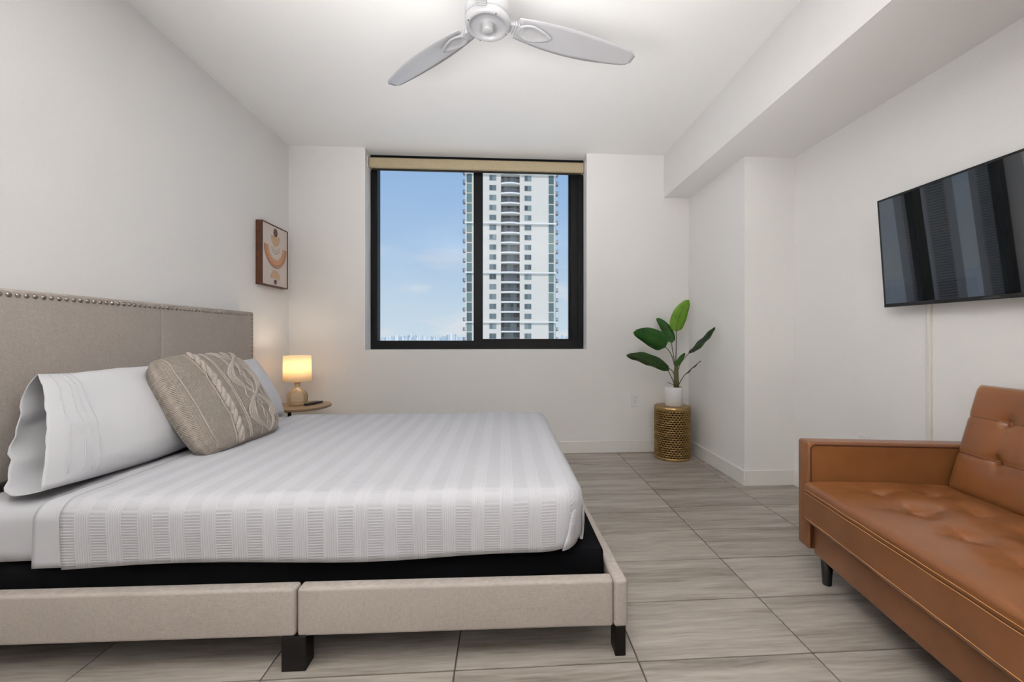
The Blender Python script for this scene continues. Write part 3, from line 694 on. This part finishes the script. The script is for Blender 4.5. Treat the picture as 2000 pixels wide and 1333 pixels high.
# ------------------------------------------------------------------ gold drum stool
PX, PY, PR, PH = 1.515, 3.665, .157, .468
st_ = thing('drum_stool', 'gold perforated metal drum stool in the corner holding the plant', 'stool', (PX, PY, 0))
v, f = lathe([(PR-.004, 0), (PR, .002), (PR, .022), (PR-.003, .024)], 64, (PX, PY, 0), cap=False); mesh('bottom_ring', v, f, M['gold'], st_, smooth=True)
v, f = lathe([(PR-.002, PH-.036), (PR, PH-.034), (PR, PH-.006), (PR-.005, PH-.001), (PR-.012, PH), (.0005, PH)], 64, (PX, PY, 0), cap=False); mesh('top_plate', v, f, M['gold'], st_, smooth=True)
v, f = lathe([(PR-.016, .004), (PR-.016, PH-.01)], 48, (PX, PY, 0), cap=False); mesh('inner_shade', v, f, M['gold_shade'], st_, smooth=True)  # dark cylinder standing in for the shade behind the holes
NC, NR = 34, 21; z0_, z1_ = .023, PH-.035; V = []; Fc = []
for j in range(NR):
    for i in range(NC):
        a0 = 2*math.pi*(i+(j % 2)*.5)/NC; da = 2*math.pi/NC; ch = (z1_-z0_)/NR; zc2 = z0_+(j+.5)*ch; n0 = len(V)
        outer = [(-.5, -.5), (0, -.5), (.5, -.5), (.5, 0), (.5, .5), (0, .5), (-.5, .5), (-.5, 0)]
        inner = [(-.26, -.16), (0, -.27), (.26, -.16), (.38, 0), (.26, .16), (0, .27), (-.26, .16), (-.38, 0)]
        for (p_, q_), rr_ in [(q, PR-.0035) for q in outer]+[(q, PR+.0008) for q in [(x*1.25, y*1.35) for x, y in inner]]+[(q, PR-.007) for q in inner]:
            a = a0+p_*da; V.append((PX+rr_*math.cos(a), PY+rr_*math.sin(a), zc2+q_*ch))
        for k in range(8):
            k2 = (k+1) % 8; Fc.append([n0+k, n0+k2, n0+8+k2, n0+8+k]); Fc.append([n0+8+k, n0+8+k2, n0+16+k2, n0+16+k])
mesh('perforated_side', V, Fc, M['gold'], st_)

# ------------------------------------------------------------------ potted plant
QX, QY, QZ = 1.523, 3.655, PH
pt = thing('potted_plant', 'green banana-leaf plant in a white cylinder pot on the gold stool', 'plant', (QX, QY, QZ))
v, f = lathe([(.070, 0), (.0755, .004), (.0765, .165), (.075, .168), (.071, .168), (.070, .150), (.069, .02)], 48, (QX, QY, QZ), cap=False)
f.append(list(range(48))[::-1]); mesh('pot', v, f, M['ceramic'], pt, smooth=True)
v, f = lathe([(.0705, .148), (.04, .153), (.001, .155)], 32, (QX, QY, QZ), cap=False); mesh('soil', v, f, M['soil'], pt, smooth=True)
def P3(u, v_, Y): return atY(u, v_, Y)
y0p = QY
v, f = tube([P3(1321, 757, y0p), P3(1321, 740, y0p), P3(1320.5, 725, y0p), P3(1320.5, 706, y0p)], [.024, .021, .020, .011], 12); mesh('trunk', v, f, M['stem'], pt, smooth=True)
def leafblade(base, tip, bend, width, face, mat, n=16, fold=.25, wav=.004, asym=0, pk=.42):
    """base, tip world points; bend offsets the middle; face = direction across the blade"""
    base, tip = np.asarray(base), np.asarray(tip); mid = (base+tip)/2+np.asarray(bend)
    c = bez(base, mid, tip, n); V = []; UV = []; us = np.linspace(0, 1, n)
    for i, t_ in enumerate(us):
        tg = unit(c[min(i+1, n-1)]-c[max(i-1, 0)]); ac_ = unit(np.asarray(face)-tg*np.dot(face, tg)); nn = np.cross(tg, ac_)
        w = width/2*(math.sin(math.pi*t_**(pk*1.65))**.52 if 0 < t_ < 1 else .0)+.0012
        for s in (-1, -.55, 0, .55, 1):
            V.append(c[i]+ac_*(s*w*(1+asym*s))+nn*(abs(s)*w*fold+wav*math.sin(t_*17+s*3)*abs(s))); UV.append((t_, s))
    f_ = [[i*5+j, i*5+j+1, (i+1)*5+j+1, (i+1)*5+j] for i in range(n-1) for j in range(4)]
    o = mesh('leaf', V, f_, mat, pt, smooth=True, uv=UV); sm_ = o.modifiers.new('thickness', 'SOLIDIFY'); sm_.thickness = .0012
    v2, f2 = tube([p+np.cross(unit(tip-base), unit(face))*(-.0005) for p in c[:-1]], list(np.linspace(.0028, .001, n-1)), 6); mesh('midrib', v2, f2, M['petiole'], o, smooth=True)
def stalk(p0, p1, p2, r0=.0045, r1=.003):
    v, f = tube(bez(p0, p1, p2, 10), list(np.linspace(r0, r1, 10)), 8); mesh('leaf_stalk', v, f, M['petiole'], pt, smooth=True)
Ya = QY
stalk(P3(1320, 716, Ya), P3(1320, 690, Ya-.01), P3(1321.5, 646, Ya-.02)); leafblade(P3(1320, 648, Ya-.02), P3(1346, 586, Ya-.06), (-.045, 0, .01), .135, (1, -.1, -.3), M['leaf_lime'], pk=.44, fold=.12)
stalk(P3(1319, 714, Ya), P3(1314, 690, Ya+.02), P3(1311, 667, Ya+.04)); leafblade(P3(1313, 670, Ya+.04), P3(1282, 622, Ya+.08), (.035, 0, .03), .088, (.8, -.3, .5), M['leaf'], fold=.2)
stalk(P3(1317, 714, Ya), P3(1313, 688, Ya-.03), P3(1298, 677, Ya-.05)); leafblade(P3(1300, 679, Ya-.05), P3(1237, 650, Ya-.14), (.015, -.01, .055), .165, (.35, -.35, .9), M['leaf'], pk=.36, fold=.15)
stalk(P3(1318, 736, Ya), P3(1314, 722, Ya-.03), P3(1305, 719, Ya-.06)); leafblade(P3(1307, 724, Ya-.06), P3(1224, 695, Ya-.22), (-.02, 0, .06), .105, (.25, -.45, .8), M['leaf_dark'], wav=.008, pk=.5)
stalk(P3(1318, 752, Ya), P3(1311, 736, Ya-.02), P3(1305, 725, Ya-.05), .004, .003)
stalk(P3(1325, 722, Ya), P3(1326, 710, Ya-.04), P3(1347, 689, Ya-.10)); leafblade(P3(1346, 691, Ya-.10), P3(1396, 639, Ya-.36), (.01, 0, .012), .095, (-.5, -.75, .45), M['leaf_dark'])
leafblade(P3(1320, 716, Ya-.02), P3(1338, 690, Ya-.08), (.0, 0, .01), .04, (.8, -.3, -.5), M['leaf'])
stalk(P3(1325, 753, Ya), P3(1330, 744, Ya-.03), P3(1336, 734, Ya-.05), .004, .003); leafblade(P3(1335, 735, Ya-.05), P3(1369, 705, Ya-.16), (0, 0, .008), .034, (-.35, -.9, .3), M['leaf_dark'])
stalk(P3(1316, 752, Ya-.03), P3(1310, 750, Ya-.05), P3(1303, 747, Ya-.06), .003, .002)

# ------------------------------------------------------------------ sofa, turned a little from the wall
SA = math.radians(8.5)
sex, sey = np.array([math.cos(SA), -math.sin(SA), 0]), np.array([math.sin(SA), math.cos(SA), 0]); sez = np.array([0, 0, 1.0])
def sw(v): return frame_place(np.asarray(v, float), (0, 0, 0), sex, sey, sez)
SY0, SY1 = .30, 2.068                       # near and far outer faces along the sofa
sofa = thing('sofa', 'tan leather tufted sofa with square arms and tapered black legs', 'sofa', tuple(sw([[1.45, 1.18, 0]])[0]))
def sbox(name, x0, x1, y0, y1, z0, z1, r, n=(4, 4, 4), mat='leather', k=4, fn=None):
    v, f = rbox(x1-x0, y1-y0, z1-z0, r, n, k); v += np.array([(x0+x1)/2, (y0+y1)/2, (z0+z1)/2])
    if fn: v = fn(v)
    return mesh(name, sw(v), f, M[mat], sofa, smooth=True)
AF, AB, AIN = 1.090, 1.815, .085
for y0_, y1_ in ((SY1-AIN, SY1), (SY0, SY0+AIN)):
    arm = sbox('arm', AF, AB, y0_, y1_, .125, .612, .014, (10, 2, 8))
    # piping around the inner face
    yi = y0_ if y0_ > 1 else y1_; sgn = -1 if y0_ > 1 else 1
    pts = [(AF+.014, yi+sgn*.0005, .14), (AF+.012, yi+sgn*.0005, .585), (AF+.028, yi+sgn*.0005, .600), (AB-.03, yi+sgn*.0005, .600), (AB-.012, yi+sgn*.0005, .585), (AB-.012, yi+sgn*.0005, .14)]
    v, f = tube(sw(pts), .0035, 6); mesh('piping', v, f, M['seam'], arm, smooth=True)
seat_b = [(x, y) for x in (1.305, 1.515) for y in np.arange(1.86, .4, -.193)]
def seat_fn(v):
    top = v[:, 2] > .40
    w = np.zeros(len(v))
    for (bx, by) in seat_b:
        dx, dy = v[:, 0]-bx, v[:, 1]-by; r_ = np.hypot(dx, dy)
        w -= .018*np.exp(-(r_/.020)**2)+.017*np.exp(-(r_/.065)**2)
        w -= .007*np.exp(-(dy/.011)**2)*np.exp(-(np.abs(dx)/.06))+.004*np.exp(-(dx/.012)**2)*np.exp(-(np.abs(dy)/.05))
    crown = .012*(1-((v[:, 0]-1.38)/.34)**2).clip(0)
    v[:, 2] += (w+crown)*top
    v[:, 0] += .0008*np.sin(v[:, 1]*2*math.pi/.193)*(v[:, 0] < 1.09)
    return v
seat = sbox('seat', 1.062, 1.735, SY0+.09, 1.974, .262, .437, .022, (60, 150, 6), fn=seat_fn, k=5)
for (bx, by) in seat_b:
    v, f = lathe([(.0, -.001), (.010, 0), (.011, .003), (.006, .006), (.0005, .007)], 14, (bx, by, .408), cap=False); mesh('button', sw(v), f, M['leather'], sofa, smooth=True)
for zz_, mt, rr_ in ((.408, 'stitch', .0011), (.398, 'seam', .0011), (.392, 'stitch', .0011), (.283, 'stitch', .0012)):
    v, f = tube(sw([(1.0612+.0008*math.sin(y*2*math.pi/.193), y, zz_) for y in np.linspace(SY0+.11, 1.955, 60)]), rr_, 5); mesh('stitching', v, f, M[mt], seat, smooth=True)
sbox('base_panel', 1.108, 1.78, SY0+AIN+.004, SY1-AIN-.012, .115, .275, .008, (2, 6, 2), k=2)
bk_b = [(y, s) for s in (.36, .70) for y in np.arange(1.795, .5, -.205)]
BW0, BW1 = SY0+.115, 1.955
def back_pt(y, s, d):
    """s 0..1 up the backrest face, d out of the face"""
    ang_ = math.radians(15.5); x = 1.658+s*.126; z = .425+s*.456
    return np.stack([x-d*math.cos(ang_), y, z+d*math.sin(ang_)], -1)
def backrest():
    n, m_ = 130, 40; ys_ = np.linspace(BW0, BW1, n); ss = np.linspace(0, 1, m_); Y_, S_ = np.meshgrid(ys_, ss, indexing='ij')
    ey = np.minimum(Y_-BW0, BW1-Y_); es = np.minimum(S_, 1-S_)*.47
    rnd = .035; d = .03*np.sqrt(np.clip(1-((rnd-np.minimum(ey, rnd))/rnd)**2, 0, 1))*np.sqrt(np.clip(1-((rnd-np.minimum(es, rnd))/rnd)**2, 0, 1))
    for by, bs in bk_b:
        r_ = np.hypot(Y_-by, (S_-bs)*.47); d -= .020*np.exp(-(r_/.020)**2)+.012*np.exp(-(r_/.06)**2)
    for bs in (.36, .70): d -= .005*np.exp(-(((S_-bs)*.47)/.008)**2)
    for by in np.arange(1.795, .5, -.205): d -= .005*np.exp(-((Y_-by)/.008)**2)*((S_ > .36) & (S_ < .70))
    Pf = back_pt(Y_, S_, d).reshape(-1, 3); Pb = back_pt(Y_, S_, np.full_like(d, -.062)-0*d); Pb[..., 0] = np.minimum(Pb[..., 0], 1.835); Pb = Pb.reshape(-1, 3)
    f_ = [[i*m_+j, i*m_+j+1, (i+1)*m_+j+1, (i+1)*m_+j] for i in range(n-1) for j in range(m_-1)]; N = n*m_
    fb = [[q+N for q in g][::-1] for g in f_]; e_ = []
    ring = [i*m_ for i in range(n)]+[(n-1)*m_+j for j in range(1, m_)]+[i*m_+m_-1 for i in range(n-2, -1, -1)]+[j for j in range(m_-2, 0, -1)]
    for a, b_ in zip(ring, ring[1:]+ring[:1]): e_.append([a, b_, b_+N, a+N])
    return np.vstack([Pf, Pb]), f_+fb+e_
v, f = backrest(); bk = mesh('backrest', sw(v), f, M['leather'], sofa, smooth=True)
for by, bs in bk_b:
    c_ = back_pt(np.array(by), np.array(bs), np.array(-.001)); v, f = rbox(.012, .022, .022, .005, k=2); mesh('button', sw(v+c_), f, M['leather'], sofa, smooth=True)
for bs in (.36, .70):
    ys_ = np.linspace(BW0+.01, BW1-.004, 90); dd = np.full(90, .0262)
    for by, b2 in bk_b:
        if b2 == bs: dd -= .020*np.exp(-((ys_-by)/.020)**2)+.012*np.exp(-((ys_-by)/.06)**2)
    ed = np.minimum(ys_-BW0, BW1-ys_); dd -= .03*(1-np.sqrt(np.clip(1-((.035-np.minimum(ed, .035))/.035)**2, 0, 1)))
    v, f = tube(sw(back_pt(ys_, np.full(90, bs), dd)), .0014, 5); mesh('seam', v, f, M['seam'], bk, smooth=True)
for by in np.arange(1.795, .5, -.205):
    s_ = np.linspace(.36, .70, 20); dd = np.full(20, .0262)
    for bs in (.36, .70): dd -= .020*np.exp(-(((s_-bs)*.47)/.020)**2)+.012*np.exp(-(((s_-bs)*.47)/.06)**2)
    v, f = tube(sw(back_pt(by+.012*np.sin((s_-.36)/.34*math.pi), s_, dd)), .0014, 5); mesh('seam', v, f, M['seam'], bk, smooth=True)
for x_, y_ in ((1.142, SY1-.135), (1.72, SY1-.135), (1.142, SY0+.135), (1.72, SY0+.135)):
    v, f = lathe([(.0165, 0), (.0175, .002), (.0245, .118)], 20, (x_, y_, 0)); mesh('leg', sw(v), f, M['blackplastic'], sofa, smooth=True)

# ------------------------------------------------------------------ television, tilted on its wall bracket
tv = thing('television', 'flat black television tilted on the right wall above the sofa', 'television', (XR, 1.63, 1.25))
tb0, tb1 = np.array([2.062, 1.246]), np.array([2.019, 1.823])    # (x, z) of bottom and top front edge
tu = unit(np.array([tb1[0]-tb0[0], 0, tb1[1]-tb0[1]])); th_ = np.linalg.norm(tb1-tb0); tn = np.array([-tu[2], 0, tu[0]]); ty = np.array([0, 1.0, 0])
TVY1 = 2.137; TVY0 = TVY1-1.0
o_tv = np.array([tb0[0], (TVY0+TVY1)/2, tb0[1]])
def tvp(name, y0, y1, s0, s1, d0, d1, mat, r=.002, par=tv):
    v, f = rbox(y1-y0, s1-s0, d1-d0, r, k=2); v += np.array([(y0+y1)/2-(TVY0+TVY1)/2, (s0+s1)/2, (d0+d1)/2])
    return mesh(name, frame_place(v, o_tv, ty, tu, tn), f, M[mat], par)
tvp('bezel', TVY0, TVY1, th_-.010, th_, -.022, 0, 'blackplastic'); tvp('bezel', TVY0, TVY1, 0, .018, -.022, .001, 'blackplastic')
tvp('bezel', TVY0, TVY0+.010, .018, th_-.010, -.022, 0, 'blackplastic'); tvp('bezel', TVY1-.010, TVY1, .018, th_-.010, -.022, 0, 'blackplastic')
tvp('screen', TVY0+.010, TVY1-.010, .018, th_-.010, -.020, -.0015, 'screen', .0005)
tvp('rear_housing', TVY0+.12, TVY1-.12, .05, .36, -.043, -.022, 'blackplastic', .008)
tvp('maker_badge', (TVY0+TVY1)/2-.03, (TVY0+TVY1)/2+.03, .005, .012, .001, .0016, 'slot', .0002)
v, f = box(2.085, XR-.001, 1.45, 1.82, 1.48, 1.62); mesh('wall_bracket', v, f, M['blackplastic'], tv)
cv = thing('cable_cover', 'slim white cable raceway running down the wall below the television', 'cable cover', (XR, 1.953, .10))
v, f = rbox(.014, .022, 1.20, .005, (1, 1, 4), 3); v += np.array([XR-.007, 1.953, .72]); mesh('channel', v, f, M['white_cable'], cv, smooth=True)
v, f = box(XR-.004, XR, 1.940, 1.966, .119, 1.32); mesh('backplate', v, f, M['white_cable'], cv)

# ------------------------------------------------------------------ ceiling fan
FX, FYY, FZ = -.0716, 1.838, 2.47
fan = thing('ceiling_fan', 'white three-blade ceiling fan with a round motor housing', 'ceiling fan', (FX, FYY, ZC))
FCt = (FX, FYY, 0)
v, f = lathe([(.02, ZC-.07), (.055, ZC-.06), (.068, ZC-.02), (.07, ZC-.0005)], 40, FCt); mesh('canopy', v, f, M['fan'], fan, smooth=True)
v, f = lathe([(.0145, FZ+.09), (.0145, ZC-.05)], 20, FCt); mesh('down_rod', v, f, M['fan'], fan, smooth=True)
v, f = lathe([(.055, FZ+.085), (.056, FZ+.125), (.050, FZ+.14), (.016, FZ+.15)], 40, FCt); mesh('coupling', v, f, M['fan'], fan, smooth=True)
v, f = lathe([(.088, FZ+.012), (.099, FZ+.014), (.100, FZ+.05), (.092, FZ+.075), (.068, FZ+.088), (.055, FZ+.09)], 56, FCt); mesh('motor_housing', v, f, M['fan'], fan, smooth=True)
v, f = lathe([(.001, FZ-.008), (.030, FZ-.008), (.031, FZ-.006), (.034, FZ-.006), (.070, FZ-.006), (.076, FZ-.014), (.080, FZ-.0215), (.087, FZ-.022), (.094, FZ-.018), (.099, FZ-.006), (.0995, FZ+.010), (.088, FZ+.0115)], 64, FCt, cap=False)
cov_ = mesh('lower_cover', v, f, M['fan'], fan, smooth=True)
v, f = lathe([(.0005, FZ-.040), (.022, FZ-.040), (.0255, FZ-.036), (.026, FZ-.007)], 32, FCt, cap=False); mesh('switch_cap', v, f, M['fan'], fan, smooth=True)
for a in (25, 115, 205, 295):
    aa = math.radians(a); v, f = lathe([(.0005, -.002), (.0028, -.0015), (.003, .002)], 10, (FX+.089*math.cos(aa), FYY+.089*math.sin(aa), FZ-.021), cap=False); mesh('screw', v, f, M['slot'], cov_)
R0, R1 = .135, .752
def blade(ang_):
    l = np.array([math.cos(ang_), math.sin(ang_), 0]); c_ = np.array([-l[1], l[0], 0]); pit = math.radians(11)
    cdir = c_*math.cos(pit)+np.array([0, 0, -1])*math.sin(pit); nn = np.cross(l, cdir)
    o = np.array([FX, FYY, FZ+.012]); n = 30; V = []; k = 9
    for i in range(n):
        t_ = i/(n-1); x = R0+(R1-R0)*t_
        half = .046+.030*math.sin(math.pi*min(1, t_*.95+.05)**.9)-.006*t_
        if t_ > .93: half *= math.sqrt(max(.03, 1-((t_-.93)/.07)**2*.97))*.5+.5*(1-(t_-.93)/.07*.25)
        off = -.012*t_+.006*math.sin(math.pi*t_)
        for s_, sgn in ((+1, 1), (-1, -1)):
            for j in range(k):
                w = -1+2*j/(k-1); thk = .0045*(1-abs(w)**3)+.0008; cam_ = .006*(1-w*w)
                V.append(o+l*x+cdir*(off+w*half)+nn*(cam_+s_*thk))
    f_ = []
    for i in range(n-1):
        for j in range(k-1):
            a = i*2*k+j; b_ = (i+1)*2*k+j; f_.append([a, b_, b_+1, a+1]); f_.append([a+k, a+k+1, b_+k+1, b_+k])
        a = i*2*k; b_ = (i+1)*2*k; f_.append([a, a+k, b_+k, b_]); f_.append([a+k-1, b_+k-1, b_+2*k-1, a+2*k-1])
    f_.append([j for j in range(k)]+[k+j for j in range(k-1, -1, -1)]); e = (n-1)*2*k; f_.append([e+j for j in range(k-1, -1, -1)]+[e+k+j for j in range(k)])
    bo = mesh('blade', V, f_, M['blade'], fan, smooth=True)
    # moulded bracket: pointed shield under the blade root, and ribbed neck
    pv = []; m_ = 20
    for ring, (sc, dz) in enumerate(((1.0, -.0075), (.97, -.0125), (.80, -.0135), (.70, -.009), (.3, -.0085))):
        for j in range(m_):
            th2 = 2*math.pi*j/m_; xx = .205+.075*math.cos(th2)*sc*(1.35 if math.cos(th2) > 0 else .95); ww = .042*math.sin(th2)*sc*(1-.35*max(0, math.cos(th2)))
            pv.append(o+l*xx+cdir*ww+nn*dz)
    pf = [[r_*m_+j, (r_+1)*m_+j, (r_+1)*m_+(j+1) % m_, r_*m_+(j+1) % m_] for r_ in range(4) for j in range(m_)]+[[4*m_+j for j in range(m_)][::-1]]
    br = mesh('bracket', pv, pf, M['fan'], bo, smooth=True)
    for q in range(4):
        xx = .099+q*.012; v, f = rbox(.007, .045+.004*q, .026, .004, k=2); mesh('neck_rib', frame_place(v, o+l*(xx+.004)+nn*(-.002), l, cdir, nn), f, M['fan'], bo, smooth=True)
    v, f = rbox(.085, .040, .018, .004, k=2); mesh('neck', frame_place(v, o+l*.125+nn*(-.001), l, cdir, nn), f, M['fan'], bo, smooth=True)
for a in (18, 138, 258): blade(math.radians(a))

# ------------------------------------------------------------------ outside: tower, city
TWY = 127.0; TX0, TX1 = -11.4, 15.6; FH = 3.01; BAND = 20.5
tw = thing('apartment_tower', 'pale high-rise apartment tower with central balconies outside the window', 'building', (2.1, TWY, -60))
TZ0, TZ1 = -60, 62
NX0, NX1 = -.9, 4.8                                   # balcony bay, open recess in the front
v, f = cat_([box(TX0, NX0, TWY, TWY+22, TZ0, TZ1), box(NX1, TX1, TWY, TWY+22, TZ0, TZ1), box(NX0, NX1, TWY+2.0, TWY+22, TZ0, TZ1)]); mesh('facade', v, f, M['stucco'], tw)
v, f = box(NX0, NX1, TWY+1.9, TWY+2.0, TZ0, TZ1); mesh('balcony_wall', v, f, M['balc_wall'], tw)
for x0_, x1_ in ((TX0-.35, TX0), (TX1, TX1+.35)):
    v, f = box(x0_, x1_, TWY+.8, TWY+21, TZ0, TZ1); mesh('side_pier', v, f, M['stucco'], tw)
def me_of(name, parts, mat):
    v, f = cat_(parts); me = bpy.data.meshes.new(name); me.from_pydata(v.tolist(), [], f); me.materials.append(M[mat]); return me
wfr = me_of('window', [box(-1.05, 1.05, -.06, .12, -.8, -.72), box(-1.05, 1.05, -.06, .12, .72, .8), box(-1.05, -.97, -.06, .12, -.72, .72), box(.97, 1.05, -.06, .12, -.72, .72), box(-.05, .05, -.06, .12, -.72, .72)], 'tframe')
wpn = me_of('pane', [box(-.46, .46, -.03, .03, -.72, .72)], 'tglass')
bdr = me_of('balcony_door', [box(-.46, .46, -.04, .04, -1.15, 1.15)], 'tglass')
crt = me_of('curtain_pane', [box(-.78, .78, -.06, .06, -1.33, 1.33)], 'tglass2')
arcp = [(NX0+(NX1-NX0)*i/12, -.15-.75*math.sin(math.pi*i/12)) for i in range(13)]
def slab_me():
    V = [(x-1.95, y, z) for z in (-.22, .22) for x, y in arcp]+[(x-1.95, 2.0, z) for z in (-.22, .22) for x, _ in arcp]; n = 13; f = []
    for i in range(n-1): f += [[i, i+1, n+i+1, n+i], [2*n+i, i+0, i+1, 2*n+i+1][::-1], [n+i, n+i+1, 3*n+i+1, 3*n+i]]
    me = bpy.data.meshes.new('balcony_slab'); me.from_pydata(V, [], f); me.materials.append(M['ledge']); return me
def rail_me():
    parts = []
    for i in range(12):
        (xa, ya), (xb, yb) = arcp[i], arcp[i+1]
        for k in range(4):
            t_ = k/4; x = xa+(xb-xa)*t_-1.95; y = ya+(yb-ya)*t_+.1; parts.append(box(x-.025, x+.025, y-.025, y+.025, 0, 1.05))
        x0_, x1_ = xa-1.95, xb-1.95; ym = (ya+yb)/2+.1; parts.append(box(x0_, x1_, ym-.05, ym+.05, 1.02, 1.1)); parts.append(box(x0_, x1_, ym-.03, ym+.03, .05, .12))
    return me_of('balcony_rail', parts, 'rail')
slm, rlm = slab_me(), rail_me()
lbl = me_of('side_balcony', [box(-.42, .42, 0, 1.6, -.10, .05), box(-.42, -.34, 0, 1.6, .05, 1.0), box(-.42, .42, 0, .08, .05, .12), box(-.42, .42, 0, .08, .9, 1.0), box(-.1, .1, 0, .08, .12, .9), box(.26, .42, 0, .08, .12, .9)], 'rail')
for k in range(-6, 12):
    zb = BAND+k*FH                                      # slab level of this floor
    for xc in (-3.4, 7.29):
        w_ = put('window', wfr, (xc, TWY-.02, zb-1.28), tw)
        for s_ in (-.5, .5): put('pane', wpn, (xc+s_, TWY-.01, zb-1.28), w_)
    put('balcony_slab', slm, (1.95, TWY, zb-3.0+.05), tw)
    put('balcony_rail', rlm, (1.95, TWY, zb-3.0+.27), tw)
    for q in range(4): put('balcony_door', bdr, (1.95-1.45+q*.97, TWY+1.86, zb-1.42), tw)
    for xc in (TX0+.9, TX1-1.15): put('curtain_pane', crt, (xc, TWY-.03, zb-1.5), tw)
    for xc in (TX0-.75, TX1+.75): put('side_balcony', lbl, (xc, TWY+1.2, zb-2.6), tw)
for z in (BAND-3*5*FH, BAND-2*5*FH, BAND-5*FH, BAND, BAND+5*FH, BAND+10*FH):
    v, f = cat_([box(TX0-.45, NX0, TWY-.5, TWY+.4, z-.22, z+.16), box(NX1, TX1+.45, TWY-.5, TWY+.4, z-.22, z+.16)]); mesh('ledge', v, f, M['ledge'], tw)
# towers to the side, seen mirrored in the television
def side_tower(lbl_, c, w, d, rot, nf, z0=-60):
    o = thing('apartment_block', lbl_, 'building', (c[0], c[1], z0)); cr_, sr_ = math.cos(rot), math.sin(rot)
    def R_(v): return np.stack([c[0]+v[:, 0]*cr_-v[:, 1]*sr_, c[1]+v[:, 0]*sr_+v[:, 1]*cr_, v[:, 2]], 1)
    h = nf*3.05; v, f = box(-w/2, w/2, -d/2, d/2, z0, z0+h); mesh('glazed_core', R_(v), f, M['mtower2'], o)
    for s_ in (-1, .05, 1):
        v, f = box(s_*w*.43-w*.07, s_*w*.43+w*.07, -d/2-1.6, d/2, z0, z0+h+2); mesh('pier', R_(v), f, M['mtower'], o)
    sv, sf = box(-w/2+.2, w/2-.2, -d/2-1.3, d/2, -.40, .40); me = bpy.data.meshes.new('floor_slab'); me.from_pydata(R_(sv-np.array([0, 0, 0])).tolist(), [], sf); me.materials.append(M['mtower'])
    for k in range(nf): q = bpy.data.objects.new('floor_slab', me); COL.objects.link(q); q.parent = o; q.location = (-c[0], -c[1], (k+.5)*3.05)
side_tower('grey banded tower mirrored in the left half of the television screen', (-480, 437), 48, 24, math.radians(47.9), 64)
side_tower('grey banded tower mirrored in the right half of the television screen', (-557, 424), 43, 24, math.radians(52.8), 62)
v, f = box(-16000, 16000, 60, 30000, -61, -60); o = mesh('ground', v, f, M['city'], org=(0, 100, -60)); tag(o, 'hazy pale city ground stretching to the horizon', kind='structure')
for i in range(64):
    u = 738+i*2.75+random.uniform(-1, 1) if i < 58 else 1090+(i-58)*4+random.uniform(-1, 1)
    Y = 2300+((i*37) % 64)*20; top = 662-random.choice([1, 2, 3, 3, 4, 5, 6, 7])
    if i in (24, ): top = 649
    if 50 <= i <= 55: top = 652+random.uniform(0, 3)
    p_ = atY(u, top, Y); w = random.uniform(6, 16) if i != 24 else 6
    if 50 <= i <= 55: w = 14
    v, f = cat_([box(p_[0]-w/2, p_[0]+w/2, Y, Y+18, -60, p_[2]), box(p_[0]-w*.2, p_[0]+w*.2, Y+4, Y+12, p_[2], p_[2]+2.5)])
    tag(mesh('distant_building', v, f, M['far'], org=(p_[0], Y, -60)), 'tiny pale building on the far skyline beyond the window', 'building', 'far skyline buildings')
